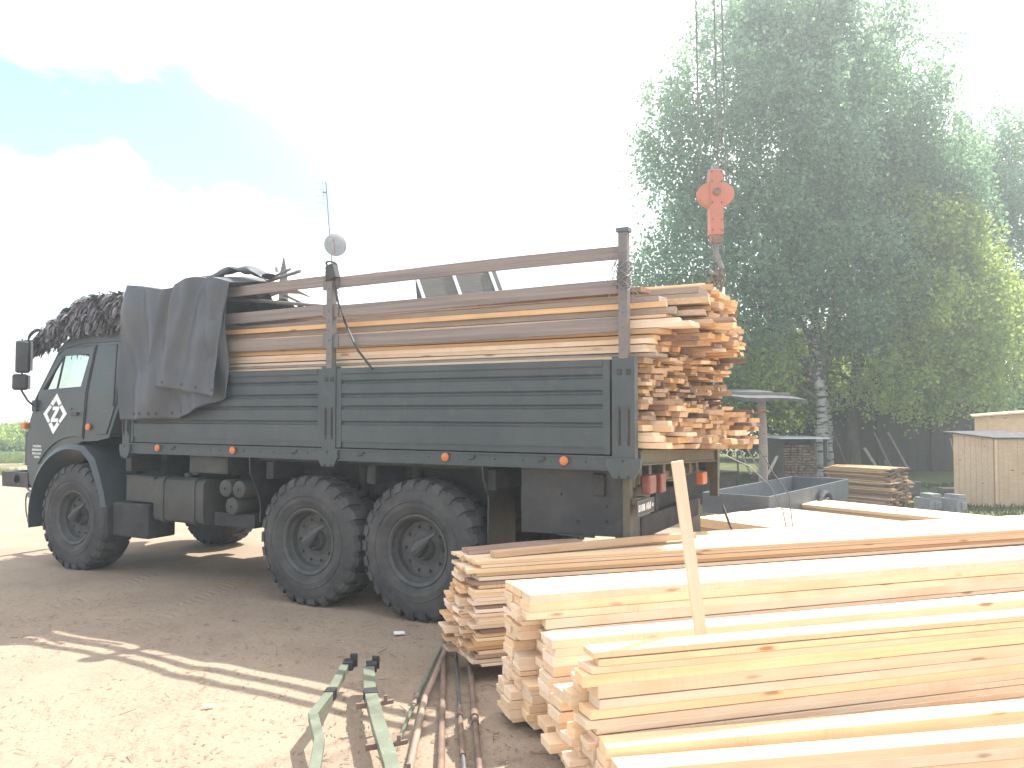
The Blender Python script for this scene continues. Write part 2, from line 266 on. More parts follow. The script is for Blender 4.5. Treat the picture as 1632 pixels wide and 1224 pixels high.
# ------------------------------------------------------------------ mesh helpers
def tag(o, label=None, cat=None, group=None, kind=None):
    if label: o['label'] = label
    if cat: o['category'] = cat
    if group: o['group'] = group
    if kind: o['kind'] = kind
    return o
def empty(name, loc=(0, 0, 0), rz=0):
    o = bpy.data.objects.new(name, None); COL.objects.link(o); o.location = loc; o.rotation_euler = (0, 0, rz); o.empty_display_size = .2
    return o
def lookat(d):
    return Vector(d).to_track_quat('Z', 'Y').to_matrix()
class MB:
    def __init__(s): s.bm = bmesh.new()
    def box(s, x0, x1, y0, y1, z0, z1):
        vs = [s.bm.verts.new((x, y, z)) for x in (x0, x1) for y in (y0, y1) for z in (z0, z1)]
        for f in ((0, 1, 3, 2), (4, 6, 7, 5), (0, 4, 5, 1), (2, 3, 7, 6), (0, 2, 6, 4), (1, 5, 7, 3)): s.bm.faces.new([vs[i] for i in f])
        return vs
    def obox(s, c, size, rot=None):
        h = [q / 2 for q in size]; vs = s.box(-h[0], h[0], -h[1], h[1], -h[2], h[2])
        for v in vs:
            p = v.co.copy()
            if rot is not None: p = rot @ p
            v.co = p + Vector(c)
        return vs
    def ring(s, c, r, n, m, ry=None):
        return [s.bm.verts.new(Vector(c) + m @ Vector((r * math.cos(2 * math.pi * i / n), (ry or r) * math.sin(2 * math.pi * i / n), 0))) for i in range(n)]
    def loft(s, rings, cap=True, close=False):
        n = len(rings[0])
        for a, b in zip(rings, rings[1:]):
            for i in range(n): s.bm.faces.new((a[i], a[(i + 1) % n], b[(i + 1) % n], b[i]))
        if cap:
            s.bm.faces.new(list(reversed(rings[0]))); s.bm.faces.new(rings[-1])
    def cyl(s, p0, p1, r0, r1=None, n=16):
        p0, p1 = Vector(p0), Vector(p1); m = lookat(p1 - p0)
        s.loft([s.ring(p0, r0, n, m), s.ring(p1, r1 if r1 is not None else r0, n, m)])
    def tube(s, pts, r, n=8):
        pts = [Vector(p) for p in pts]; rr = r if isinstance(r, (list, tuple)) else [r] * len(pts)
        rings = []; up = Vector((.13, .21, .97))
        for i, p in enumerate(pts):
            d = (pts[min(i + 1, len(pts) - 1)] - pts[max(i - 1, 0)]).normalized()
            a = d.cross(up if abs(d.dot(up)) < .95 else Vector((1, 0, 0))).normalized(); b = d.cross(a)
            m = Matrix((a, b, d)).transposed(); rings.append(s.ring(p, rr[i], n, m))
        s.loft(rings)
    def prism(s, poly, y0, y1, ax='y'):
        """closed polygon given in (x, z) swept along y (or (x,y) along z, (y,z) along x)"""
        def P(a, b, t): return {'y': (a, t, b), 'z': (a, b, t), 'x': (t, a, b)}[ax]
        A = [s.bm.verts.new(P(a, b, y0)) for a, b in poly]; B = [s.bm.verts.new(P(a, b, y1)) for a, b in poly]
        n = len(poly)
        for i in range(n): s.bm.faces.new((A[i], A[(i + 1) % n], B[(i + 1) % n], B[i]))
        s.bm.faces.new(list(reversed(A))); s.bm.faces.new(B)
    def lathe(s, prof, c=(0, 0, 0), axis='y', n=48):
        """prof: (radius, offset along axis)"""
        rings = []
        for r, t in prof:
            ring = []
            for i in range(n):
                a = 2 * math.pi * i / n; p, q = r * math.cos(a), r * math.sin(a)
                co = {'y': (p, t, q), 'z': (p, q, t), 'x': (t, p, q)}[axis]
                ring.append(s.bm.verts.new(Vector(co) + Vector(c)))
            rings.append(ring)
        s.loft(rings, cap=False); return rings
    def plate(s, outline, holes, y, th):
        """flat plate in the xz plane with holes, thickness th away from the viewer side (-y)"""
        loops = [outline] + list(holes); E = []
        for lp in loops:
            vs = [s.bm.verts.new((a, y, b)) for a, b in lp]
            E += [s.bm.edges.new((vs[i], vs[(i + 1) % len(vs)])) for i in range(len(vs))]
        res = bmesh.ops.triangle_fill(s.bm, edges=E, use_beauty=True, normal=(0, 1, 0))
        fs = [g for g in res['geom'] if isinstance(g, bmesh.types.BMFace)]
        ex = bmesh.ops.extrude_face_region(s.bm, geom=fs)
        for g in ex['geom']:
            if isinstance(g, bmesh.types.BMVert): g.co.y -= th
    def build(s, name, m, parent=None, bevel=0, smooth=None, slots=None, world=None):
        bmesh.ops.recalc_face_normals(s.bm, faces=s.bm.faces)
        me = bpy.data.meshes.new(name); s.bm.to_mesh(me); s.bm.free()
        for q in (slots if slots is not None else [m]): me.materials.append(q)
        o = bpy.data.objects.new(name, me); COL.objects.link(o)
        if parent: o.parent = parent
        if bevel:
            bv = o.modifiers.new('bevel', 'BEVEL'); bv.width = bevel; bv.segments = 2; bv.limit_method = 'ANGLE'; bv.angle_limit = R(35)
        if smooth is not None:
            me.polygons.foreach_set('use_smooth', [True] * len(me.polygons))
            try: me.set_sharp_from_angle(angle=R(smooth))
            except Exception: pass
        return o
def rawmesh(name, verts, faces, m, parent=None):
    """quads from numpy arrays"""
    me = bpy.data.meshes.new(name); nv, nf = len(verts), len(faces); k = faces.shape[1]
    me.vertices.add(nv); me.vertices.foreach_set('co', verts.astype(np.float32).ravel())
    me.loops.add(nf * k); me.loops.foreach_set('vertex_index', faces.astype(np.int32).ravel())
    me.polygons.add(nf); me.polygons.foreach_set('loop_start', np.arange(0, nf * k, k, dtype=np.int32))
    me.polygons.foreach_set('loop_total', np.full(nf, k, dtype=np.int32))
    me.update(calc_edges=True); me.materials.append(m)
    o = bpy.data.objects.new(name, me); COL.objects.link(o)
    if parent: o.parent = parent
    return o
def text(name, s, size, m, parent, loc, rot, ext=.002, align='CENTER', sx=1):
    c = bpy.data.curves.new(name, 'FONT'); c.body = s; c.size = size; c.extrude = ext; c.align_x = align; c.align_y = 'CENTER'
    o = bpy.data.objects.new(name, c); COL.objects.link(o)
    dg = bpy.context.evaluated_depsgraph_get(); me = bpy.data.meshes.new_from_object(o.evaluated_get(dg))
    bpy.data.objects.remove(o); me.materials.clear(); me.materials.append(m)
    o = bpy.data.objects.new(name, me); COL.objects.link(o); o.parent = parent; o.location = loc; o.rotation_euler = rot; o.scale = (sx, 1, 1)
    return o

# ------------------------------------------------------------------ ground
def gz(x, y):
    z = 0
    if y > 36: z -= .035 * (y - 36)
    return z
def make_ground():
    xs = list(np.concatenate([np.arange(-600, -40, 40), np.arange(-40, -8, 2), np.arange(-8, 8, .12), np.arange(8, 40, 2), np.arange(40, 601, 40)]))
    ys = list(np.concatenate([np.arange(-60, 0, 10), np.arange(0, 2.5, .5), np.arange(2.5, 13, .12), np.arange(13, 60, 1.5), np.arange(60, 901, 40)]))
    V = np.zeros((len(xs), len(ys), 3))
    for i, x in enumerate(xs):
        for j, y in enumerate(ys):
            z = gz(x, y)
            if abs(x) < 9 and 1 < y < 14:
                q = noise.noise(Vector((x * 1.1, y * 1.1, 0))) * .020 + noise.noise(Vector((x * 4, y * 4, 3))) * .007 + noise.noise(Vector((x * 3.1 + 20, y * 9, 5))) * .003
                # tyre tread ruts: two tracks wandering on the left
                for (cx0, sl_, wd) in ((-2.55, .12, .22), (-4.4, .14, .22)):
                    d = (x - (cx0 + sl_ * (y - 5)))
                    if abs(d) < wd and y < 7:
                        k = (1 - (d / wd) ** 2)
                        q += -.012 * k
                fade = min(1, (9 - abs(x)) / 1.0, (14 - y) / 1.0, y - 1)
                z += q * fade
            V[i, j] = (x, y, z)
    nx, ny = len(xs), len(ys); idx = np.arange(nx * ny).reshape(nx, ny)
    F = np.stack([idx[:-1, :-1], idx[1:, :-1], idx[1:, 1:], idx[:-1, 1:]], -1).reshape(-1, 4)
    o = rawmesh('ground', V.reshape(-1, 3), F, M['ground']); tag(o, kind='structure')
    o.data.polygons.foreach_set('use_smooth', [True] * len(o.data.polygons))
make_ground()

# ------------------------------------------------------------------ truck (local x forward, y towards the viewer, z up)
TF = Vector((-.881, .472, 0)); TN = Vector((.472, .881, 0)); TO = Vector((-.85, 7.2, 0)); TRZ = math.atan2(.472, -.881)
def TW(u, v, w): return TO + TF * u + TN * v + Vector((0, 0, w))
truck = empty('army_truck', TO, TRZ)
tag(truck, 'dark green six-wheeled drop-side cargo truck with white diamond on the door, loaded high with planks', 'truck')

def arc(cx, cz, r, a0, a1, n):
    return [(cx + r * math.cos(R(a0 + (a1 - a0) * i / n)), cz + r * math.sin(R(a0 + (a1 - a0) * i / n))) for i in range(n + 1)]
CABTOP = [(5.04, 2.86), (5.25, 2.83), (5.42, 2.75), (5.50, 2.66)]
def cab_side_outline():
    front = [(5.70, 2.31), (5.84, 2.04), (5.95, 1.82), (6.01, 1.6), (6.03, 1.38), (6.0, 1.12), (5.95, .98), (5.83, .9)]
    a = arc(5.03, .66, .83, 16, 92, 12)
    return [(4.17, 2.86)] + CABTOP + front + a + [(4.93, 1.53), (4.66, 1.54), (4.42, 1.58), (4.22, 2.0)]
def lean(mb, y0, sgn):
    g = mb.bm.verts[:] + mb.bm.edges[:] + mb.bm.faces[:]
    bmesh.ops.bisect_plane(mb.bm, geom=g, plane_co=(0, 0, 2.12), plane_no=(0, 0, 1))
    for v in mb.bm.verts:
        if v.co.z > 2.12: v.co.y -= sgn * (v.co.z - 2.12) * .13
WINDOW = [(4.95, 2.19), (4.86, 2.58), (5.37, 2.57), (5.69, 2.16)]
WINBIG = [(4.93, 2.16), (4.83, 2.61), (5.39, 2.60), (5.73, 2.13)]
cab = MB()
cab.plate(cab_side_outline(), [WINBIG], -.07, .03)
lean(cab, 0, 1)
side2 = MB(); side2.plate(cab_side_outline(), [WINBIG], -2.40, .03); lean(side2, 0, -1)
me_ = bpy.data.meshes.new('tmp'); side2.bm.to_mesh(me_); side2.bm.free(); cab.bm.from_mesh(me_); bpy.data.meshes.remove(me_)
# roof, back wall, front skin
def strip(mb, prof, ya, yb, inset=0):
    """sheet following (x,z) profile; sides lean in above 2.12"""
    def yy(y, z):
        k = max(0, z - 2.12) * .13
        return y - k if y > -1 else y + k
    rows = [[mb.bm.verts.new((x, yy(y, z), z)) for y in (ya, yb)] for x, z in prof]
    for a, b in zip(rows, rows[1:]): mb.bm.faces.new((a[0], a[1], b[1], b[0]))
strip(cab, [(4.18, 2.85)] + [(a, b + .012 * 0) for a, b in CABTOP], -.072, -2.428)
strip(cab, [(4.20, 2.84), (4.22, 2.0), (4.42, 1.59)], -.075, -2.42)
strip(cab, [(5.84, 2.04), (5.95, 1.82), (6.01, 1.6), (6.03, 1.38), (6.0, 1.12), (5.95, .98)], -.072, -2.428)
strip(cab, [(5.50, 2.66), (5.84, 2.04)], -.072, -.16); strip(cab, [(5.50, 2.66), (5.84, 2.04)], -1.21, -1.29); strip(cab, [(5.50, 2.66), (5.84, 2.04)], -2.34, -2.428)
strip(cab, [(4.42, 1.6), (5.9, 1.58)], -.1, -2.4)
cabo = cab.build('cab', M['cabpaint'], truck)
# rain gutter and pillars proud of the cab
g = MB(); g.tube([(4.2, -.155, 2.72), (5.05, -.15, 2.72), (5.35, -.14, 2.68), (5.50, -.13, 2.60), (5.84, -.06, 2.03)], .014, 6)
g.build('rain_gutter', M['cabpaint'], truck)
rp = MB(); rp.plate([(4.24, 2.66), (4.52, 2.68), (4.655, 1.62), (4.45, 1.62), (4.27, 2.02)], [], -.055, .012); lean(rp, 0, 1); rp.build('rear_cab_panel', M['cabpaint'], truck, bevel=.006)
rp = MB(); rp.plate([(4.25, 2.67), (4.265, 2.67), (4.32, 1.95), (4.305, 1.95)], [], -.04, .01); rp.build('panel_seam', M['dark'], truck)
# window glass, vent frame, windscreen
gl = MB(); gl.plate(WINBIG, [], -.085, .004); lean(gl, 0, 1); gl.build('side_window', M['glass'], truck)
gl = MB(); gl.plate(WINBIG, [], -2.41, .004); lean(gl, 0, -1); gl.build('side_window', M['glass'], truck)
ws = MB(); strip(ws, [(5.49, 2.65), (5.83, 2.04)], -.16, -1.21); strip(ws, [(5.49, 2.65), (5.83, 2.04)], -1.29, -2.34); ws.build('windscreen', M['glass'], truck)
door = MB()
do = [(4.90, 1.575), (4.785, 2.67), (5.36, 2.665), (5.48, 2.58), (5.77, 2.10), (5.87, 1.86), (5.895, 1.5), (5.86, 1.34)] + arc(5.03, .66, .93, 38, 92, 8)
door.plate(do, [WINDOW], -.052, .016); lean(door, 0, 1)
dooro = door.build('door', M['cabpaint'], truck, bevel=.005)
vf = MB(); vf.tube([(5.44, -.085, 2.165), (5.36, -.12, 2.57)], .013, 6); vf.build('vent_window_bar', M['black'], dooro)
h = MB(); h.obox((5.02, -.035, 1.86), (.14, .03, .045)); h.obox((5.06, -.028, 1.92), (.02, .025, .02)); h.build('handle', M['black'], dooro, bevel=.01)
dg_ = MB()   # door gap line
gp = [(4.888, 1.56), (4.77, 2.685), (5.37, 2.682)]
for a, b in zip(gp, gp[1:]):
    d = Vector((b[0] - a[0], 0, b[1] - a[1])); L_ = d.length
    dg_.obox(((a[0] + b[0]) / 2, -.075 if a[1] > 2.6 else -.066, (a[1] + b[1]) / 2), (L_, .016, .012), Matrix.Rotation(-math.atan2(d.z, d.x), 3, 'Y'))
lean(dg_, 0, 1); dg_.build('door_seal', M['black'], dooro)
# emblem: white diamond of four chevrons round a Z, slanted
em = MB()
ec = (5.42, 1.86)
def E_(pts, off=0):
    # sheared diamond coordinates -1..1 -> door plane ; pts x: right in the picture (= -u)
    em.prism([(ec[0] - a * .235 - b * .032, ec[1] + b * .25) for a, b in pts], -.0515, -.047)
t_ = .36
def chev(seq): E_(seq)
chev([(0, 1), (.47, .50), (.24, .40), (0, .66), (-.24, .40), (-.47, .50)])
chev([(0, -1), (-.47, -.50), (-.24, -.40), (0, -.66), (.24, -.40), (.47, -.50)])
chev([(.52, .45), (1, 0), (.52, -.45), (.36, -.36), (.68, 0), (.33, .34)])
chev([(-.52, .45), (-.33, .34), (-.68, 0), (-.36, -.36), (-.52, -.45), (-1, 0)])
E_([(-.24, .36), (.30, .36), (.30, .20), (-.02, -.22), (.30, -.22), (.30, -.40), (-.30, -.40), (-.30, -.24), (.02, .18), (-.24, .18)])
em.build('door_emblem', M['white'], dooro)
RT = (R(90), 0, R(180))
for i, (s_, k) in enumerate((('РАЗРЕШЁННАЯ', 1), ('МАКСИМАЛЬНАЯ', 1), ('МАССА 15 300 КГ', 1), ('ЭКИПАЖ 3', 1))):
    text('door_lettering', s_, .036, M['white'], truck, (5.775, -.049, 1.455 - i * .045), RT, .002, sx=.62)
text('side_badge', 'КАМАЗ', .034, M['steel'], truck, (5.70, -.049, 1.92), RT, .003, sx=.9)
# interior
it = MB(); it.box(5.35, 5.78, -.2, -2.3, 1.95, 2.10); it.box(4.55, 5.0, -.25, -.95, 1.6, 2.0); it.box(4.45, 4.56, -.28, -.92, 2.0, 2.42); it.box(4.55, 5.0, -1.5, -2.3, 1.6, 2.0)
it.build('cab_interior', M['dark'], truck, bevel=.03)
sw = MB(); pts = [Vector((5.22, -.60, 2.14)) + Matrix.Rotation(R(-28), 3, 'Y') @ Vector((.22 * math.cos(a), .22 * math.sin(a), 0)) for a in [2 * math.pi * i / 24 for i in range(25)]]
sw.tube(pts, .016, 8); sw.tube([pts[0], pts[12]], .012, 6); sw.tube([(5.22, -.6, 2.14), (5.35, -.6, 1.9)], .03, 8); sw.build('steering_wheel', M['black'], truck, smooth=40)
# mirrors
for nm, (x, y, z), sz in (('wing_mirror', (5.77, .15, 2.56), (.16, .07, .40)), ('wide_angle_mirror', (5.80, .16, 2.25), (.17, .07, .20))):
    mm = MB(); mm.obox((x, y, z), sz, Matrix.Rotation(R(58), 3, 'Z')); o = mm.build(nm, M['black'], truck, bevel=.03, smooth=50)
    ff = MB(); ff.obox((x - .035 * math.cos(R(58)) - .005, y - .035, z), (sz[0] * .8, .01, sz[2] * .85), Matrix.Rotation(R(58), 3, 'Z')); ff.build('mirror_glass', M['steel'], o)
ar = MB(); ar.tube([(5.76, .14, 2.76), (5.66, .04, 2.76), (5.58, -.1, 2.70)], .011, 6); ar.tube([(5.79, .15, 2.78), (5.78, .15, 2.14), (5.78, .15, 2.13)], .012, 6)
ar.tube([(5.79, .15, 2.15), (5.80, .06, 2.02), (5.80, -.04, 1.94)], .013, 6); ar.obox((5.80, -.04, 1.96), (.09, .05, .14)); ar.build('mirror_arm', M['black'], truck)
gap_blk = MB(); gap_blk.box(4.05, 4.15, -.25, -2.25, 1.55, 2.88); gap_blk.cyl((4.1, -.5, 2.86), (4.1, -.5, 2.98), .045)
gap_blk.build('gap_light_blocker', M['under'], truck, bevel=.02)  # box added behind the cab to block sunlight through the gap
# marker lamps
def lamp(name, u, y, z, m=None, r=.035, par=truck):
    l = MB(); l.cyl((u, y, z), (u, y + .016, z), r, r * .93, 20); l.cyl((u, y + .016, z), (u, y + .022, z), r * .8, r * .5, 20)
    return l.build(name, m or M['orange'], par, smooth=35)
lamp('side_marker_lamp', 4.775, -.055, 1.705, r=.042)
for u in (3.43, 2.28, -.32, -1.46): lamp('side_marker_lamp', u, .032, 1.488, r=.038)
l = MB(); l.obox((6.06, -.1, 1.71), (.09, .14, .08)); l.build('indicator_lamp', M['orange'], truck, bevel=.015)
l = MB(); l.obox((6.05, -.16, 1.42), (.06, .16, .42)); l.box(6.0, 6.06, -.3, -2.2, 1.12, 1.5); l.build('front_grille', M['black'], truck, bevel=.01)
# bumper with a round lamp hole seen from the side, tow cable
bp_ = MB()
ou = [(6.52, .93), (6.54, 1.12), (5.98, 1.12), (5.96, .93)]
bp_.plate(ou, [arc(6.20, 1.025, .065, 0, 345, 23)], -.06, .05); bp_.box(6.48, 6.54, -.111, -2.4, .93, 1.12); bp_.box(5.98, 6.47, -.9, -1.0, .96, 1.02); bp_.box(5.98, 6.47, -1.5, -1.6, .96, 1.02)
bp_.build('bumper', M['black'], truck)
tw = MB(); tw.cyl((6.02, -.12, .83), (5.9, -.12, .83), .035, .045, 12)
lp = [Vector((6.02 + .07 * math.sin(a) - .03 * (1 - math.cos(a)) + .04, -.12, .66 + .2 * math.cos(a))) for a in [2 * math.pi * i / 24 for i in range(25)]]
tw.tube(lp, .010, 6); tw.tube([(6.15, -.1, 1.0), (6.02, -.12, .88), (5.93, -.1, .86)], .016, 6); tw.build('tow_cable', M['steel'], truck, smooth=40)
# front fender: flared arch with a wide lip
fe = MB()
aa = list(range(-10, 100, 8)); outer = []
for i in range(len(aa)):
    a = R(aa[i]); outer.append((5.03 + .86 * math.cos(a), .60 + .90 * math.sin(a), 5.03 + .80 * math.cos(a), .60 + .84 * math.sin(a)))
back = [(4.80, 1.48), (4.60, 1.34), (4.50, 1.14), (4.42, .95), (4.38, .78)]
prof_o = [(a, b) for a, b, _, _ in outer] + back
prof_i = [(c, d) for _, _, c, d in outer] + [(4.82, 1.42), (4.655, 1.29), (4.56, 1.11), (4.475, .94), (4.43, .78)]
rows = []
for (xo, zo), (xi, zi) in zip(prof_o, prof_i):
    rows.append([fe.bm.verts.new(p) for p in ((xo, -.50, zo), (xo, -.02, zo), (xi, .01, zi), (xi, -.02, zi - .0), (xi, -.50, zi))])
for a, b in zip(rows, rows[1:]):
    for k in range(5): fe.bm.faces.new((a[k], a[(k + 1) % 5], b[(k + 1) % 5], b[k]))
fe.bm.faces.new(rows[0]); fe.bm.faces.new(rows[-1])
fe.build('front_fender', M['cabpaint'], truck, smooth=28)
fl = MB(); fl.prism([(4.42, .80), (4.39, .42), (4.33, .42), (4.36, .80)], -.5, -.02); fl.box(3.72, 4.34, -.45, -.08, .45, .84); fl.build('step_box', M['under'], truck, bevel=.02)

# wheels
def wheel(u, y, z, far=False):
    s = -1 if far else 1
    hub = MB()
    hub.lathe([(.0, -.10), (.09, -.10), (.105, -.12), (.11, -.155), (.16, -.165), (.20, -.15), (.255, -.15), (.262, -.12), (.268, -.16), (.268, -.36), (.0, -.36)], n=40)
    for k in range(10):
        a = 2 * math.pi * k / 10; hub.cyl((.205 * math.cos(a), -.15, .205 * math.sin(a)), (.205 * math.cos(a), -.12, .205 * math.sin(a)), .014, n=6)
    for k in range(8):
        a = 2 * math.pi * (k + .5) / 8; hub.cyl((.082 * math.cos(a), -.11, .082 * math.sin(a)), (.082 * math.cos(a), -.085, .082 * math.sin(a)), .009, n=6)
    # inflation tube guard: flattened cone leaning to the rim
    hub.tube([(.02, -.10, -.02), (-.01, -.02, .01), (-.06, -.015, .06), (-.13, -.02, .12), (-.19, -.04, .165)], [.055, .062, .05, .02, .012], 10)
    w_ = hub.build('wheel', M['rim'], truck, smooth=30); w_.location = (u, y, z)
    if far: w_.rotation_euler = (0, 0, R(180))
    rm = MB(); rm.lathe([(.262, -.36), (.262, -.10), (.285, -.07), (.292, -.035), (.312, -.018), (.325, -.018), (.33, -.04), (.34, -.03), (.342, -.06), (.30, -.10), (.30, -.36)], n=56)
    rm.build('rim', M['rim'], w_, smooth=28)
    ty = MB()
    ty.lathe([(.31, -.38), (.315, -.05), (.335, -.02), (.37, .0), (.40, .012), (.43, .008), (.48, .004), (.535, -.008), (.58, -.022), (.608, -.05), (.616, -.12), (.616, -.30), (.608, -.37), (.58, -.398), (.5, -.42), (.40, -.42), (.31, -.38)], n=96)
    nl = 26
    for k in range(nl):
        for sd in (0, 1):
            a0 = 2 * math.pi * (k + .5 * sd) / nl; wd = .31 * 2 * math.pi / nl
            prof = [(.552, .000), (.60, -.010), (.634, -.045), (.642, -.10), (.642, -.225), (.59, -.225), (.59, -.06), (.552, -.03)]
            rings = []
            for t in (-1, 1):
                r_ = []
                for j, (r, yy) in enumerate(prof):
                    sk = .55 * wd * (1 if j in (4, 5) else (.4 if j in (3,) else 0))        # chevron skew
                    aa_ = a0 + t * wd * (.92 if r > .62 else 1.0) + sk
                    y_ = yy if sd == 0 else -.42 - yy
                    r_.append(ty.bm.verts.new((r * math.cos(aa_), y_, r * math.sin(aa_))))
                rings.append(r_)
            ty.loft(rings)
    # moulded ring on the sidewall and a flattened contact patch
    ty.lathe([(.44, .004), (.445, .013), (.452, .013), (.457, .004)], n=72)
    for v in ty.bm.verts:
        lim = -(z - .005)
        if v.co.z < lim + .03:
            v.co.z = max(v.co.z, lim); v.co.y += .012 * (1 if v.co.y > -.2 else -1)
    ty.build('tyre', M['rubber'], w_, smooth=24)
    return w_
for u, z in ((5.03, .62), (1.31, .62), (.02, .635)): wheel(u, -.0 if u < 5 else -.03, z)
for u, z in ((5.03, .62), (1.31, .62), (.02, .635)): wheel(u, -2.48, z, True)

# chassis
ch = MB()
for y in (-.82, -1.68): ch.box(-1.95, 5.95, y - .09, y, .93, 1.2)
for u in (5.03, 1.31, .02):
    ch.tube([(u, -.36, .62), (u, -.9, .64), (u, -1.05, .64), (u, -1.25, .64), (u, -1.45, .64), (u, -1.6, .64), (u, -2.12, .62)], [.085, .085, .19, .22, .19, .085, .085], 14)
ch.tube([(5.0, -1.2, .7), (1.3, -1.2, .75), (.1, -1.2, .7)], .05, 10)
for u in (-1.7, -.7, .6, 1.9, 3.0, 4.1): ch.box(u - .05, u + .05, -.1, -2.4, 1.2, 1.38)
ch.box(4.3, 5.6, -.75, -1.75, .62, 1.55)
ch.box(-.2, .25, -.62, -.78, .72, .98); ch.box(1.15, 1.5, -.62, -.78, .72, .98); ch.box(-.35, 1.7, -.64, -.78, .74, .84)
ch.box(2.1, 3.6, -1.75, -2.35, .62, 1.15)
ch.build('chassis', M['under'], truck, bevel=.01)
wl = MB()  # inner wheel housing sheets
wl.box(-.62, 2.05, -.56, -.60, 1.05, 1.42); wl.box(-.62, 2.05, -.1, -.56, 1.385, 1.415); wl.box(3.95, 4.3, -.5, -2.0, 1.0, 1.42)
wl.build('wheel_housing', M['under'], truck)
for u in (1.0, .35):
    sh = MB(); sh.cyl((u, -.5, 1.05), (u, -.5, 1.38), .05); sh.build('shock_absorber', M['under'], truck)
tk = MB()
pr = [(.0, .66), (.0, 1.1), (-.04, 1.14), (-.5, 1.14), (-.54, 1.1), (-.54, .70), (-.5, .66)]
pr = [(-.06, .66), (-.02, .68), (0, .72), (0, 1.09), (-.02, 1.13), (-.06, 1.155), (-.5, 1.155), (-.54, 1.12), (-.55, .70), (-.5, .66)]
tk.prism([(a - .1, b) for a, b in pr], 2.86, 3.66, 'x'); tank = tk.build('fuel_tank', M['paint2'], truck, smooth=30)
st = MB()
for u in (3.52, 3.02):
    st = MB(); st.prism([(-.088 + a, b + (.012 if b > 1 else -.012)) for a, b in pr], u - .035, u + .035, 'x'); st.build('tank_strap', M['paint2'], tank, smooth=30)
cpx = MB(); cpx.cyl((3.3, -.28, 1.15), (3.3, -.28, 1.20), .05); cpx.build('filler_cap', M['black'], tank)
bx_ = MB(); bx_.box(3.68, 4.16, -.5, -.12, .86, 1.14); bx_.box(3.67, 4.17, -.51, -.11, 1.14, 1.155); bx_.build('battery_box', M['paint2'], truck, bevel=.012)
bx_ = MB(); bx_.box(2.50, 3.08, -.55, -.1, 1.225, 1.415); bx_.box(2.52, 3.06, -.1, -.094, 1.235, 1.4); bx_.build('tool_box', M['paint2'], truck, bevel=.008)
for u, z in ((2.545, 1.075), (2.345, 1.07), (2.45, .89)):
    a = MB(); a.lathe([(0, -.1), (.06, -.104), (.088, -.115), (.096, -.14), (.096, -.72), (.06, -.75), (0, -.76)], c=(u, 0, z), n=28); a.cyl((u, -.1, z), (u, -.085, z), .014, n=8)
    a.build('air_tank', M['paint2'], truck, smooth=40)
a = MB(); a.box(2.2, 2.8, -.5, -.2, .66, .80); a.box(2.60, 2.64, -.55, -.5, .79, 1.2); a.build('air_tank_cradle', M['under'], truck)
def flap(u, z0, pts):
    f_ = MB(); f_.prism(pts, u - .008, u + .008, 'x'); o = f_.build('mud_flap', M['black'], truck); return o
flap(2.10, 0, [(-.02, 1.42), (-.03, 1.25), (-.14, 1.05), (-.18, .9), (-.17, .74), (-.62, .74), (-.62, 1.42)])
flap(-.66, 0, [(-.02, 1.44), (-.04, 1.3), (-.13, 1.15), (-.12, .5), (-.62, .5), (-.62, 1.44)])
sg = MB()   # boxed side guard behind the last wheel
sg.plate([(-.98, 1.44), (-.98, .86), (-1.95, .88), (-1.97, 1.44)], [], -.14, .03); sg.box(-1.97, -1.94, -.14, -.6, .84, 1.44)
sg.box(-1.66, -1.34, -.13, -.10, .862, .877)
for u, z in ((-1.75, 1.0), (-1.75, 1.12), (-1.5, .98), (-1.35, 1.2), (-1.9, .97)): sg.cyl((u, -.14, z), (u, -.125, z), .012, n=8)
sg.build('side_guard', M['black'], truck)
pl = MB(); pl.tube([(-1.7, -.15, .83), (-1.78, -.13, .72), (-1.9, -.13, .78), (-1.96, -.16, .86)], .012, 6); pl.build('tie_chain', M['steel'], truck)

# cargo bed
SH = .04
def shear(o):
    """the bed sags a little towards the far side"""
    for v in o.data.vertices: v.co.z += SH * min(0, v.co.y)
    return o
bd = MB(); bd.box(-1.98, 4.0, -2.42, -.03, 1.47, 1.53)
shear(bd.build('bed_floor', M['under'], truck))
rl = MB(); rl.box(-1.90, 3.93, -.03, .02, 1.42, 1.535); rl.box(-1.90, 3.93, .02, .035, 1.522, 1.535); rl.box(-1.90, 3.93, .02, .032, 1.42, 1.43)
rail = rl.build('side_rail', M['paint'], truck)
random.seed(3)
for i in range(34):
    u = -1.8 + i * .17 + random.uniform(-.05, .05)
    if min(abs(u - q) for q in (1.0, 3.43, 2.28, -.32, -1.46)) > .12:
        hl = MB(); hl.cyl((u, .018, 1.478 + random.choice((0, .008))), (u, .0225, 1.478), .007, n=8); hl.build('rail_bolt', M['black'], rail)
for u in (3.2, 1.45, .62, -.58, -1.25):
    hl = MB(); hl.obox((u, .028, 1.49), (.07, .02, .02), Matrix.Rotation(R(20), 3, 'Y')); hl.build('rail_hook', M['paint2'], rail)
def panel(x0, x1, y, s=1, name='side_panel'):
    p = MB(); zs = [(1.545, .0), (1.60, .0), (1.60, .012), (1.755, .012), (1.768, -.006), (1.782, -.006), (1.80, .012), (1.905, .012), (1.916, -.006), (1.928, -.006), (1.945, .012), (2.015, .012),
                   (2.028, -.006), (2.042, -.006), (2.06, .012), (2.145, .012), (2.156, -.006), (2.168, -.006), (2.185, .012), (2.235, .014), (2.25, .022), (2.29, .022), (2.30, .012), (2.30, -.03), (1.545, -.03)]
    p.prism([(y + s * b, a) for a, b in zs], x0 + .06, x1 - .06, 'x')
    for a in (x0, x1 - .06): p.box(a, a + .06, y - .03, y + .016, 1.545, 2.298)
    return p.build(name, M['paint'], truck)
panel(1.10, 3.93, .0); panel(-1.85, .93, .0)
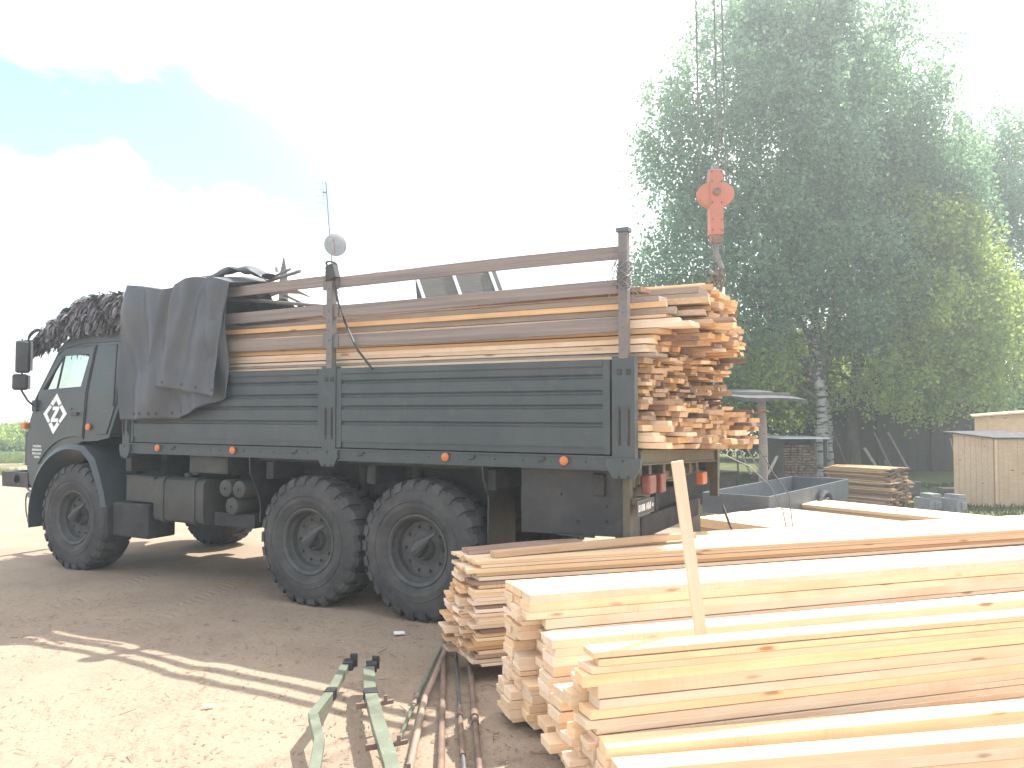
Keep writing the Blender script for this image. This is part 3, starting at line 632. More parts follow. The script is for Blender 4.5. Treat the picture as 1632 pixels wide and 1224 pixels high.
for o in (panel(1.10, 3.93, -2.44, -1), panel(-1.85, .93, -2.44, -1)): shear(o)
hb = MB(); hb.box(3.94, 3.98, -2.42, -.04, 1.53, 2.35); hb.build('headboard', M['paint'], truck)
def pillar(u, wd, side=0, z1=2.32):
    y = .0 if side == 0 else -2.47
    p = MB(); s = 1 if side == 0 else -1
    p.box(u - wd / 2, u + wd / 2, y - .05, y + .03, 1.40, z1)
    p.prism([(u - wd * .75, 1.52), (u - wd * .75, 1.45), (u - wd * .45, 1.36), (u + wd * .45, 1.36), (u + wd * .75, 1.45), (u + wd * .75, 1.52)], y + (.0 if s > 0 else -.045), y + (.045 if s > 0 else .0))
    o = p.build('corner_pillar', M['paint'], truck, bevel=.006)
    q = MB()
    yy = y + .03 if s > 0 else y - .05
    for dx in (-.045, .03):
        q.box(u + dx - .012, u + dx + .012, yy - .002, yy + .003, 1.62, 1.90)
        q.box(u + dx - .02, u + dx + .02, yy - .002, yy + .004, 2.17, 2.22)
    for dx, z in ((-.045, 1.375), (.03, 1.375), (0, 1.50)): q.cyl((u + dx, yy + .012, z), (u + dx, yy + .019, z), .014, n=8)
    q.build('pillar_slot', M['dark'], o)
    q = MB()
    for dx in (-.035, .04): q.box(u + dx - .009, u + dx + .009, yy, yy + .014, 1.66, 1.93)
    q.build('latch_bar', M['paint2'], o, bevel=.003)
    return o
pillar(1.015, .17); pillar(-1.965, .19); pillar(3.98, .12)
for u in (1.015, -1.965, 3.98): shear(pillar(u, .17, 1))
def post(u, y, z1, m='post'):
    p = MB(); rng = random.Random(int(u * 100) + 5); pts = []
    p.box(u - .04, u + .035, y - .035, y + .035, 2.30, z1)
    for i in range(9):
        z = 2.36 + i * .1 + rng.uniform(-.02, .02); p.cyl((u + rng.uniform(-.015, .015), y + .03, z), (u, y + .042, z), .009, n=6)
    o = p.build('bed_post', M[m], truck, bevel=.006); return o
po = post(1.015, .0, 3.27); post(-1.965, .0, 3.30); post(3.98, .0, 3.25)
for u in (1.015, -1.965, 3.98): shear(post(u, -2.47, 3.27))
cpo = MB(); cpo.box(-2.02, -1.915, -.045, .045, 3.30, 3.335); cpo.build('post_cap', M['trailer'], truck, bevel=.004)
wr = MB()  # rope wound round the middle and rear posts
for k in range(7): wr.tube([(1.015 + .05 * math.cos(a), .0 + .055 * math.sin(a), 3.14 + k * .028 + .02 * math.sin(a + k)) for a in [2 * math.pi * i / 12 for i in range(13)]], .011, 6)
wr.obox((.975, .03, 3.22), (.10, .07, .13), Matrix.Rotation(.3, 3, 'Y')); wr.build('rope_wrap', M['black'], truck, smooth=60)
wr = MB(); rng = random.Random(5)
for k in range(10):
    z = 2.86 + k * .02; wr.tube([(-1.965 + .055 * math.cos(a), .0 + .06 * math.sin(a), z + .03 * math.sin(a * 2 + k)) for a in [2 * math.pi * i / 12 for i in range(13)]], .004, 5)
for k in range(9):
    a = Vector((-1.965 + rng.uniform(-.06, .06), .05, 2.95 + rng.uniform(-.1, .1))); wr.tube([a, a + Vector((rng.uniform(-.12, .12), .03, rng.uniform(-.05, .1))), a + Vector((rng.uniform(-.2, .2), .02, rng.uniform(-.22, .05)))], .003, 5)
wr.build('wire_binding', M['steel'], truck)
def slat(x0, x1, za, zb, y=.0, mat_='slat', n=10, amp=.012, seed=1):
    rng = random.Random(seed); p = MB(); rings = []
    for i in range(n + 1):
        t = i / n; x = x0 + (x1 - x0) * t; dz = amp * math.sin(t * 3.1 + seed) ; dy = .006 * math.sin(t * 5 + seed)
        rings.append([p.bm.verts.new(q) for q in ((x, y - .03 + dy, za + dz), (x, y - .004 + dy, za + dz), (x, y - .004 + dy, zb + dz), (x, y - .03 + dy, zb + dz))])
    p.loft(rings); return p.build('bed_slat', M[mat_], truck, bevel=.003)
for k, (z0, z1) in enumerate(((3.09, 3.195), (2.815, 2.925), (2.52, 2.635))):
    slat(1.055, 3.94, z0, z1, -.002, 'slat' if k < 2 else 'greywood', seed=k + 2)
    slat(-1.925, .975, z0 - .005, z1 - .005, -.002, 'slat', seed=k + 7)
    shear(slat(-1.925, 3.94, z0, z1, -2.44, 'slat', seed=k + 11))
hk = MB()
for u in (1.08, .95):
    for z in (2.57, 2.86, 3.13): hk.box(u - .03, u + .03, .0, .012, z - .07, z + .06)
hk.build('slat_bracket', M['post'], truck)
cb = MB(); cb.tube([(.95, .04, 3.12), (.9, .045, 2.95), (.8, .045, 2.72), (.66, .045, 2.47), (.48, .045, 2.28)], .012, 6); cb.build('hanging_cord', M['black'], truck, smooth=60)
# tail end
sb = MB(); sb.box(-2.07, -1.99, -2.44, -.08, 1.475, 1.585); sb.box(-2.085, -2.07, -2.44, -.08, 1.575, 1.59); sb.box(-2.085, -2.07, -2.44, -.08, 1.465, 1.48)
sill = shear(sb.build('rear_sill', M['sill'], truck, bevel=.004))
sb = MB(); sb.box(-2.10, -1.97, -2.50, -2.41, 1.30, 1.60); sb.box(-2.09, -2.0, -2.52, -2.45, 1.1, 1.36)
shear(sb.build('tail_bracket', M['sill'], truck, bevel=.005))
sb = MB()
for v in (.16, .40, .78, 1.05, 1.3, 1.6, 1.85): sb.box(-2.03, -1.97, -v - .07, -v, 1.30 if v != 1.3 else 1.2, 1.46)
sb.box(-2.0, -1.93, -.1, -1.95, 1.28, 1.36); sb.box(-2.0, -1.94, -.02, -.09, .85, 1.40); sb.obox((-2.02, -.16, 1.18), (.05, .22, .05)); sb.build('tail_frame', M['sill'], truck, bevel=.004)
def rl_(y, z, sy, sz, m, nm):
    l = MB(); l.obox((-2.07, y, z), (.08, sy, sz)); l.build(nm, m, truck, bevel=.015)
rl_(-.27, 1.30, .17, .15, M['red'], 'tail_lamp'); rl_(-.55, 1.29, .13, .16, M['red'], 'tail_lamp'); rl_(-1.88, 1.235, .16, .12, M['orange'], 'tail_lamp')
sb = MB(); sb.box(-1.98, -1.90, -2.1, -.35, .84, 1.02); sb.box(-1.9, -1.3, -1.85, -.65, .8, 1.18); sb.tube([(-1.98, -1.3, 1.1), (-2.1, -1.3, 1.1)], .03, 10); sb.build('rear_crossbeam', M['under'], truck, bevel=.01)
sb = MB(); sb.box(-1.97, -1.955, -2.2, -1.9, .55, 1.0); sb.build('mud_flap', M['black'], truck)
np_ = MB(); np_.box(-2.075, -2.067, -.38, .02, 1.075, 1.19); plate = np_.build('number_plate', M['black'], truck, bevel=.003)
fr_ = MB()
for a, b, c, d in ((-.38, .02, 1.075, 1.079), (-.38, .02, 1.186, 1.19), (-.38, -.376, 1.0795, 1.1855), (.016, .02, 1.0795, 1.1855)): fr_.box(-2.079, -2.0755, a, b, c, d)
fr_.build('plate_border', M['concrete'], plate)
text('plate_lettering', '0108 АМ', .078, M['white'], plate, (-2.077, -.15, 1.128), (R(90), 0, R(-90)), .002, sx=1.0)
text('plate_lettering', '43', .045, M['white'], plate, (-2.077, -.345, 1.128), (R(90), 0, R(-90)), .002, sx=.9)
# tarp bow tubes sticking out over the front of the bed
bw = MB(); bw.tube([(3.0, -.35, 3.24), (2.2, -.3, 3.27), (1.62, -.22, 3.33)], .018, 8); bw.tube([(3.0, -.6, 3.28), (2.4, -.5, 3.33), (1.95, -.42, 3.41)], .015, 8); bw.tube([(2.9, -.2, 3.12), (2.2, -.2, 3.06), (1.2, -.15, 2.93)], .018, 8)
bw.tube([(2.1, -.5, 3.15), (1.8, -.6, 3.0), (1.5, -.7, 2.95)], .014, 8)
bw.build('bow_tube', M['post'], truck, smooth=60)

# ------------------------------------------------------------------ tarpaulin folded back over the front of the bed
tp = empty('tarpaulin', TW(3.2, 0, 1.5), TRZ); tag(tp, 'grey tarpaulin thrown back over the front corner of the truck bed, hanging down its side', 'tarpaulin')
def T2(u, y, z): return (u - 3.27, y, z - 1.5)
def cloth(name, nu, nt_, fn, th=.006):
    mb = MB(); G = [[mb.bm.verts.new(T2(*fn(i / nu, j / nt_))) for j in range(nt_ + 1)] for i in range(nu + 1)]
    for i in range(nu):
        for j in range(nt_): mb.bm.faces.new((G[i][j], G[i + 1][j], G[i + 1][j + 1], G[i][j + 1]))
    o = mb.build(name, M['tarp'], tp, smooth=60); s = o.modifiers.new('thick', 'SOLIDIFY'); s.thickness = th; return o
def lerp(a, b, t): return a + (b - a) * t
def interp(t, pts):
    for (a, x), (b, y) in zip(pts, pts[1:]):
        if t <= b: return lerp(x, y, (t - a) / (b - a))
    return pts[-1][1]
def main_sheet(s, t):
    # s: 0 front edge .. 1 rear edge ; t: 0 inside the bed .. 1 hem
    top = interp(s, [(0, 3.33), (.12, 3.31), (.4, 3.23), (.6, 3.25), (1, 3.22)]); bot = interp(s, [(0, 1.79), (.55, 1.81), (.7, 1.86), (.85, 1.96), (1, 2.03)])
    uf = lerp(4.02, 2.40, s) ; ub = lerp(4.06, 2.40, s)
    if t < .25:
        k = t / .25; y = lerp(-1.1, .0, k ** .7); z = top - .28 * (1 - k) ** 1.5 + .05 * math.sin(s * 17 + k * 3) * (1 - k); return (lerp(uf, uf, k), y, z)
    k = (t - .25) / .75; z = lerp(top, bot, k); u = lerp(uf, ub, k)
    fold = .058 * math.sin((s * 2.2 + k * .55) * 2 * math.pi + .6) * (.25 + .75 * min(1, k * 1.6)) + .036 * math.sin((s * 5.1 - k * .9) * 2 * math.pi) * (1 - k * .5) + .02 * math.sin(k * 9 + s * 4)
    y = .06 + fold + .06 * min(1, k * 5) * (1 if True else 0) + .022 * noise.noise(Vector((s * 5, k * 4, 1)))
    dr = .06 * math.sin(k * 3.14) * math.sin(s * 3.14) ; return (u, max(y, .05), z - dr * .4)
cloth('tarp_sheet', 90, 70, main_sheet)
def flap_fn(s, t):
    top = interp(s, [(0, 3.18), (.25, 3.25), (.5, 3.30), (.8, 3.27), (1, 3.21)]); bot = interp(s, [(0, 2.17), (.3, 2.14), (1, 2.04)])
    ut = lerp(3.24, 2.30, s); ub = lerp(3.50, 2.46, s)
    if t < .15:
        k = t / .15; return (ut - (1 - k) * .25, lerp(-.8, .05, k), top + .09 * math.sin(k * 3.14) - .06 * (1 - k))
    k = (t - .15) / .85; z = lerp(top, bot, k); u = lerp(ut, ub, min(1, k * 1.15))
    cr_ = .07 * math.exp(-((s - .18 - .16 * k) / .06) ** 2) * (1 - k) - .06 * math.exp(-((s - .62 - .33 * k) / .07) ** 2) * max(0, 1 - k * 1.5) * 1.2
    fold = .042 * math.sin((s * 2.6 + .3) * 2 * math.pi + k * 1.4) * (1 - .4 * k) + .014 * math.sin(s * 31 + k * 5) * (1 - k)
    return (u, .19 + fold + cr_ + .02 * noise.noise(Vector((s * 4, k * 5, 4))), z)
cloth('tarp_flap', 80, 60, flap_fn)
def hump_fn(s, t):
    # rolled swathe lying over the bows
    u = lerp(3.2, 2.05, s); c = interp(s, [(0, 3.16), (.25, 3.30), (.5, 3.39), (.62, 3.42), (.85, 3.37), (1, 3.30)]); a = lerp(-.35, 1.25, t) * math.pi
    r = .075 + .02 * math.sin(s * 9) ; return (u + .03 * math.sin(a * 2), -.02 + r * 1.1 * math.cos(a) - .12 * s, c - .02 + .5 * r * math.sin(a) + .012 * math.sin(s * 23 + t * 4))
cloth('tarp_roll', 60, 18, hump_fn)
def hang_fn(s, t):
    u = lerp(2.6, 1.75, s) + .1 * t; return (u, -.35 - .35 * t + .03 * math.sin(s * 14), lerp(interp(s, [(0, 3.22), (1, 2.98)]), 2.78, t) + .03 * math.sin(s * 21 + t * 5))
cloth('tarp_inner_fold', 30, 16, hang_fn)
def front_fn(s, t):
    return (4.03 + .03 * math.sin(s * 21) + .02 * math.sin(t * 7 + s * 5), lerp(.03, -2.5, s), lerp(3.30 - .06 * math.sin(s * 9), 1.95, t) - SH * lerp(0, 2.5, s))
cloth('tarp_light_blocker', 60, 14, front_fn)  # front drop added to keep sunlight from streaking between cab and bed
ey = MB()
for s in (.1, .17, .26, .33, .39, .48, .60, .72): 
    x, y, z = main_sheet(s, .965); ey.cyl(T2(x, y - .004, z), T2(x, y + .008, z), .014, n=10)
for s in (.04, .27, .5, .74, .97):
    x, y, z = flap_fn(s, .955); ey.cyl(T2(x, y - .004, z), T2(x, y + .008, z), .017, n=10)
ey.build('eyelet', M['black'], tp)

# ------------------------------------------------------------------ camouflage rags on the cab roof
cn_ = empty('camouflage_net', TW(5.2, 1.2, 2.86), TRZ); tag(cn_, 'bundle of ragged grey-brown camouflage strips heaped on the cab roof', 'camouflage net')
def netz(u): return interp(u, [(4.1, 3.28), (4.6, 3.30), (5.05, 3.28), (5.2, 3.2), (5.45, 3.10), (5.7, 2.98), (5.9, 2.80), (6.0, 2.68)])
def netrags():
    rng = random.Random(11); V = []; F = []; V2 = []; F2 = []
    def ragstrip(p, d, ln, wd, droop, VV, FF):
        n = 4; side = d.cross(Vector((0, 0, 1))).normalized() if abs(d.z) < .95 else Vector((1, 0, 0))
        side = Matrix.Rotation(rng.uniform(-1, 1), 3, d) @ side; b = len(VV); q = p.copy(); dd = d.copy()
        for i in range(n + 1):
            w_ = wd * (1 - .6 * (i / n) ** 2); VV.append(q + side * w_ / 2); VV.append(q - side * w_ / 2)
            if i < n: FF.append((b + 2 * i, b + 2 * i + 1, b + 2 * i + 3, b + 2 * i + 2))
            q = q + dd * ln / n; dd = (dd + Vector((rng.uniform(-.25, .25), rng.uniform(-.25, .25), -droop))).normalized()
    for i in range(2300):
        u = 4.12 + 1.86 * rng.random() ** .95; y = rng.uniform(-2.35, .0); z = netz(u) - 2.86; k_ = rng.random()
        zl = -.02 if u < 5.35 else lerp(-.02, -.22, (u - 5.35) / .6)
        y2 = -.16 + rng.uniform(-.05, .04) if k_ < .62 else y
        zz = lerp(zl, z, rng.uniform(.25, 1.0) if y2 > -.3 else rng.uniform(.6, 1.0)) - .03
        p = Vector((u - 5.2, y2 + 1.2, zz)); d = Vector((rng.uniform(-.25, .35) + (.5 if u > 5.7 else 0), rng.uniform(.1, .6) if y2 > -.6 else rng.uniform(-.5, .5), rng.uniform(-.3, .35))).normalized()
        L_ = min(rng.uniform(.12, .26), max(.09, zz - zl + .10))
        ragstrip(p, d, L_, rng.uniform(.03, .075), rng.uniform(.5, 1.2), V, F)
    for i in range(560):
        u = rng.uniform(4.12, 5.7); y = rng.uniform(-2.35, -.1); z = netz(u) - 2.86
        p = Vector((u - 5.2, y + 1.2, z - .03)); d = Vector((rng.uniform(-.6, .6), rng.uniform(-.5, .6), rng.uniform(.2, 1))).normalized()
        ragstrip(p, d, rng.uniform(.05, .12), rng.uniform(.015, .035), .25, V2, F2)
    rawmesh('rag_strips', np.array(V), np.array(F), M['rag'], cn_); rawmesh('olive_leaf_strips', np.array(V2), np.array(F2), M['rag2'], cn_)
    core = MB(); rings = []
    for k in range(13):
        u = lerp(4.15, 5.92, k / 12); zt = netz(u) - 2.86 - .09; zb = interp(u, [(4.1, .03), (5.2, .02), (5.5, -.1), (5.92, -.22)]); ring = []
        for j in range(16):
            a = 2 * math.pi * j / 16; ring.append(core.bm.verts.new((u - 5.2, -.07 + .93 * math.cos(a) + rng.uniform(-.03, .03), (zt + zb) / 2 + (zt - zb) / 2 * math.sin(a) + rng.uniform(-.02, .02))))
        rings.append(ring)
    core.loft(rings); core.build('net_bundle', M['rag'], cn_)
netrags()

# ------------------------------------------------------------------ planks
ORD = ['', 'top', 'second', 'third', 'fourth', 'fifth', 'sixth', 'seventh', 'eighth', 'ninth', 'tenth'] + ['%dth' % i for i in range(11, 21)] + ['21st', '22nd', '23rd'] + ['%dth' % i for i in range(24, 31)] + ['31st', '32nd']
def nth(i): return ORD[i] if i < len(ORD) else '%dth' % i
prng = random.Random(21)
def plank_geom(L_, W_, T_, rng, seg=8, bow=.006, wane=0, skew=.012):
    """board along +x from 0 to L_, y 0..W_, z 0..T_"""
    V = []; F = []
    b1, b2, ph = rng.uniform(-bow, bow), rng.uniform(-bow, bow), rng.uniform(0, 6)
    s0, s1, s2 = (rng.uniform(-skew, skew) for _ in range(3))
    for i in range(seg + 1):
        t = i / seg; x = L_ * t; dz = b1 * math.sin(t * 3.14 * 1.3 + ph) ; dy = b2 * math.sin(t * 3.14 + ph)
        wn = wane * (.5 + .5 * noise.noise(Vector((t * 6, ph, 0)))) if wane else 0
        for (y, z, sx) in ((0, 0, s0), (W_, 0, s1), (W_, T_, s1 + s2 * .3), (0, T_, s0 + s2 * .3)):
            yy = y + dy; zz = z
            if wane and y == 0 and z == T_: yy += wn
            if wane and y == 0 and z == 0: yy -= wn * .3
            V.append((x + (sx if i == 0 else 0), yy, zz + dz))
    for i in range(seg):
        a = 4 * i
        for k in range(4): F.append((a + k, a + (k + 1) % 4, a + 4 + (k + 1) % 4, a + 4 + k))
    F.append((3, 2, 1, 0)); e = 4 * seg; F.append((e, e + 1, e + 2, e + 3))
    return V, F
def plank(loc, yaw, L_, W_, T_, m, label, group, pitch=0, roll=0, rng=prng, **kw):
    V, F = plank_geom(L_, W_, T_, rng, **kw)
    me = bpy.data.meshes.new('plank'); me.from_pydata(V, [], F); me.materials.append(m)
    o = bpy.data.objects.new('plank', me); COL.objects.link(o)
    o.location = loc; o.rotation_euler = (roll, pitch, yaw)
    tag(o, label, 'plank', group)
    bv = o.modifiers.new('bevel', 'BEVEL'); bv.width = .0018; bv.segments = 1; bv.limit_method = 'ANGLE'; bv.angle_limit = R(40)
    return o
class Stuff:
    def __init__(s): s.V = []; s.F = []; s.mi = []
    def add(s, loc, yaw, L_, W_, T_, mi, rng=prng, pitch=0, roll=0, **kw):
        V, F = plank_geom(L_, W_, T_, rng, seg=2, **kw); mt = Matrix.Translation(loc) @ Matrix.Rotation(yaw, 4, 'Z') @ Matrix.Rotation(pitch, 4, 'Y') @ Matrix.Rotation(roll, 4, 'X'); b = len(s.V)
        s.V += [tuple(mt @ Vector(v)) for v in V]; s.F += [tuple(b + i for i in f) for f in F]; s.mi += [mi] * len(F)
    def build(s, name, mats):
        me = bpy.data.meshes.new(name); me.from_pydata(s.V, [], s.F)
        for m in mats: me.materials.append(m)
        me.polygons.foreach_set('material_index', s.mi); o = bpy.data.objects.new(name, me); COL.objects.link(o); return o
rest = Stuff()
PD = Vector((.952, .306, 0)).normalized(); PC = Vector((-PD.y, PD.x, 0)); PY = math.atan2(PD.y, PD.x)
def layers(top, bottom, seq, rng):
    """(z of underside, thickness) from the top down"""
    out = []; z = top; i = 0
    while z > bottom + .02:
        t = seq[i % len(seq)] * rng.uniform(.94, 1.06) if i >= 0 else 0
        t = min(t, z - bottom); out.append((z - t, t - .0015)); z -= t; i += 1
    return out
def pile(corner, top, bottom, cols, seq, where, group, L_=6.0, jit=.025, mats=('fresh',), seed=1, stag=None, yaw=None, drop=0, wane_every=0):
    """columns of planks; cols: list of (offset away from the viewer, width); stag(col, layer, z) pushes an end back or out"""
    rng = random.Random(seed)
    ya = PY if yaw is None else R(yaw); PDy = Vector((math.cos(ya), math.sin(ya), 0)); PCy = Vector((-PDy.y, PDy.x, 0))
    for ci, (off, wd) in enumerate(cols):
        top_c = top - (drop * ci)
        ls = layers(top_c, bottom, seq if ci == 0 else seq[1:] + seq[:1], rng)
        for li, (z, t) in enumerate(ls):
            a = rng.uniform(-jit, jit) + (stag(ci, li, z) if stag else 0)
            if li == 0 and ci == 0: a = 0
            p = Vector((corner[0], corner[1], 0)) + PDy * a + PCy * (off + rng.uniform(0, .006)) + Vector((0, 0, z))
            wn = 0; mm = M[mats[rng.randrange(len(mats))]] if li else M['fresh']
            if wane_every and li % wane_every == wane_every - 1 and ci == 0: mm = M['bark']; wn = .03
            col_word = 'front column' if ci == 0 else ('back column' if ci == len(cols) - 1 else 'middle column')
            lab = ('bark-edged board' if wn else 'sawn board') + ', %s from top in %s of %s' % (nth(li + 1) if li else 'first', col_word, where)
            if li == 0 and len(cols) == 1: lab = 'topmost sawn board of ' + where
            plank(p, ya + rng.uniform(-.0015, .0015), L_ + rng.uniform(-.2, .2), wd - .004, t, mm, lab, group, rng=rng, wane=wn)
# pile nearest the truck: thin boards, ends ragged, lower back boards stick out
def stag1(c, l, z):
    return {0: 0, 1: -.02, 2: -.045}[c] - (.10 * max(0, 1 - abs(z - .38) / .3) if c == 2 else 0) - (.05 * max(0, 1 - abs(z - .42) / .3) if c == 1 else 0) + .03 * math.sin(l * 2.3)
pile((-.25, 5.58), .845, .10, [(0, .15), (.152, .15), (.304, .15)], [.027, .024, .034, .027, .027, .03], 'the pile by the truck wheel', 'planks in the pile beside the rear truck wheel', jit=.03, seed=4, stag=stag1, wane_every=6, mats=('fresh', 'fresh', 'fresh', 'orangewood'))
def stag2(c, l, z):
    base = {0: 0, 1: -.02, 2: -.02}[c]
    if c == 0 and .30 < z < .64: base += .10 if l % 2 else .12
    if c == 1 and .40 < z < .52: base += .14
    if c > 0 and z < .2: base -= .05
    return base
pile((.105, 4.65), .825, .04, [(0, .14), (.142, .14), (.284, .14)], [.052, .05, .048, .055, .028, .028, .03], 'the second pile', 'planks in the second pile from the truck', jit=.018, seed=8, stag=stag2)
pile((.215, 4.36), .652, .04, [(0, .17)], [.05, .045, .055, .055, .05], 'the narrow stack behind the lath', 'planks in the narrow stack behind the leaning lath', jit=.03, seed=12, yaw=16.8)
pile((.27, 4.13), .445, .04, [(0, .15)], [.05, .048, .052], 'the low stack of stepped ends', 'planks in the low stack of stepped ends', jit=.05, seed=13, stag=lambda c, l, z: -.02 + .03 * math.sin(l * 2), yaw=16.4)
pile((.385, 3.80), .745, .04, [(0, .13), (.132, .12)], [.030, .034, .034, .06, .058, .05, .042, .04], 'the tall foreground pile', 'planks in the tall foreground pile', jit=.02, seed=15, stag=lambda c, l, z: (-.04 * c) + (.03 * math.sin(l * 1.7 + c)), mats=('fresh', 'fresh', 'fresh'), yaw=15.9, drop=.16)
pile((.425, 3.645), .372, .04, [(0, .145)], [.055, .05, .052], 'the step before the tall foreground pile', 'planks in the step below the tall foreground pile', jit=.02, seed=17, yaw=12.1)
pile((.47, 3.50), .340, .04, [(0, .135)], [.055, .05, .05], 'the nearest stack', 'planks in the nearest stack at the bottom edge', jit=.02, seed=19, yaw=10.6)
# bearers under the piles
for i, (t, nm) in enumerate(((1.2, 'left'), (3.6, 'right'))):
    p = Vector((-.25, 5.58, .01)) + PD * t; plank(p, PY + R(90), .5, .09, .085, M['greywood'], 'squared bearer under the pile beside the rear truck wheel, %s one' % nm, 'bearers under the pile beside the truck wheel')
# loose pieces on top of the first pile
P0 = Vector((-.25, 5.58, .85))
plank(P0 + PD * .17 + PC * .06 + Vector((0, 0, .0)), PY + R(8.0), 1.75, .07, .045, M['orangewood'], 'short yellow batten lying askew on top of the pile by the truck wheel', None, pitch=R(-.6), bow=.02, skew=.02)
plank(P0 + PD * .02 + PC * .28, PY + R(5), .95, .12, .035, M['bark'], 'dark bark-covered slab on top of the pile by the truck wheel', None, wane=.03)
for c in range(3):
    for l in range(27):
        p = Vector((-.25, 5.58, 0)) + PD * (1.0 + .25 * c + prng.uniform(-.03, .03)) + PC * (.458 + .145 * c) + Vector((0, 0, .815 - .027 * (l + 1) + .004 * c))
        if l == 0: plank(p, PY, 5.6, .14, .025, M['fresh'], 'bright board at the back of the pile by the truck wheel, %s of three' % ('first', 'second', 'third')[c], 'planks in the pile beside the rear truck wheel')
        else: rest.add(p, PY, 5.5, .14, .025, 0)
# leaning lath
a = Vector((1.01, 4.28, .50)); b = Vector((.84, 4.22, 1.615)); d = b - a
q = d.to_track_quat('X', 'Y').to_euler(); V, F = plank_geom(d.length, .062, .022, prng, skew=.006)
me = bpy.data.meshes.new('lath'); me.from_pydata(V, [], F); me.materials.append(M['fresh']); o = bpy.data.objects.new('lath', me); COL.objects.link(o)
xa = d.normalized(); ya = Vector((1, .15, 0)); ya = (ya - xa * ya.dot(xa)).normalized(); za = xa.cross(ya); o.matrix_world = Matrix.Translation(a) @ Matrix((xa, ya, za)).transposed().to_4x4()
tag(o, 'pale lath standing upright, wedged between the foreground plank piles', 'lath')

# torn wood fibres hanging from the sawn edges
def fibres():
    rng = random.Random(90); q = MB()
    for (cx_, cy_, zt, zb, yaw_, n) in ((.105, 4.65, .825, .68, PY, 34), (.385, 3.80, .745, .60, R(15.9), 30), (.425, 3.645, .372, .30, R(12.1), 14), (.27, 4.13, .445, .3, R(16.4), 4)):
        D = Vector((math.cos(yaw_), math.sin(yaw_), 0)); C_ = Vector((D.y, -D.x, 0))
        for i in range(n):
            a = rng.uniform(.1, 4.2); z = rng.choice((zt, zt, rng.uniform(zb, zt))); p = Vector((cx_, cy_, z - .001)) + D * a + C_ * .001
            L_ = rng.uniform(.02, .085); dx = rng.uniform(-.06, .08)
            q.tube([p, p + D * dx * .4 + C_ * .006 + Vector((0, 0, .004)), p + D * dx * .8 + C_ * .008 + Vector((0, 0, -L_ * .4)), p + D * dx + C_ * .004 + Vector((0, 0, -L_))], [.0012, .0011, .0009, .0006], 4)
    o = q.build('wood_fibres', M['fresh']); tag(o, 'pale torn wood fibres hanging from the sawn edges of the foreground planks', 'fibres', None, 'stuff')
fibres()
# load on the truck
lrng = random.Random(33)
def load_end(v, z, rng):
    """how far the rear end of a board reaches (u, negative is rearwards)"""
    k = v / 2.4
    if z < 1.70: e = -2.12 - .38 * k
    elif z < 1.98: e = -2.08 - .42 * k
    elif z < 2.30: e = -1.98 - .14 * k
    elif z < 2.46: e = -2.12 - .10 * k
    elif z < 2.58: e = -2.22 + rng.choice((0, -.25)) + .05 * k
    elif z < 2.70: e = -2.60 + .28 * k if v > .25 else -2.3
    else: e = -2.56 + .28 * k if v > .25 else -2.2
    return e + rng.gauss(0, .055)
specs = []
z = 1.60; li = 0
while z < 2.93:
    th = lrng.choice([.026, .03, .034, .04, .045, .05]) if z < 2.75 else .05
    v = .10 + lrng.uniform(0, .05); ci = 0
    vmax = 2.36 if z < 2.80 else 2.0
    if z > 2.80: v = .42
    if z > 2.88: v = .62; vmax = 1.7
    while v < vmax:
        wd = lrng.choice([.10, .13, .15, .18, .2, .22]); wd = min(wd, 2.42 - v)
        t2 = th * lrng.choice([1, 1, 1, 1, .85]); e = load_end(v, z, lrng)
        specs.append((li, ci, v, z, wd, t2, e)); v += wd + lrng.uniform(.002, .02); ci += 1
    z += th + .002; li += 1
NL = li
LYAW = TRZ
indiv = 0
for (l, c, v, z, wd, t2, e) in specs:
    L_ = min(3.75 - e, lrng.choice([5.9, 6.0, 6.1, 5.6])); L_ = 3.72 - e - lrng.uniform(0, .3)
    p = TW(e, v, z - SH * v); yaw = LYAW + lrng.uniform(-.006, .006)
    top = l >= NL - 2
    near = c == 0
    mi = lrng.choice(['orangewood', 'orangewood', 'fresh', 'orangewood', 'fresh', 'orangewood', 'bark', 'orangewood'] if not (near and z > 2.2) else ['fresh', 'orangewood', 'orangewood', 'fresh', 'orangewood', 'fresh', 'greywood'])
    big = near or (top and c < 5) or (z < 2.0 and c < 4)
    # board mesh runs along +x = forward, +y = towards the viewer
    pp = p + TN * wd
    if big and indiv < 84:
        lab = 'rough plank in truck load, %s layer up, %s from near side' % (('bottom', '2nd', '3rd')[l] if l < 3 else nth(l + 1), ('first', 'second', 'third', 'fourth', 'fifth', 'sixth', 'seventh')[c])
        plank(pp, yaw, L_, wd, t2, M[mi], lab, 'planks loaded on the truck bed', rng=lrng, roll=R(0), wane=.02 if mi == 'bark' else 0, skew=.04)
        indiv += 1
    else:
        rest.add(pp, yaw, L_, wd, t2, {'greywood': 1, 'bark': 2}.get(mi, 0), rng=lrng, skew=.05)
# untidy boards lying along the top of the load
for i, (v, e, z, wd, th, yw, m_, nm) in enumerate(((.35, -2.05, 2.865, .16, .04, .3, 'bark', 'bark-edged slab'), (1.0, -2.36, 2.97, .2, .05, -.6, 'fresh', 'thick pale slab'), (.75, -2.66, 2.60, .18, .05, .4, 'fresh', 'long pale board sticking far out'), (1.5, -2.45, 2.95, .18, .04, .2, 'orangewood', 'orange board'), (.5, -2.72, 2.62, .15, .03, -.8, 'bark', 'dark thin slab sticking out'))):
    p = TW(e, v, z - SH * v); plank(p, LYAW + R(yw), 5.2, wd, th, M[m_], nm + ' on the upper rear of the truck load', None, rng=lrng, wane=.03 if m_ == 'bark' else 0, skew=.05)

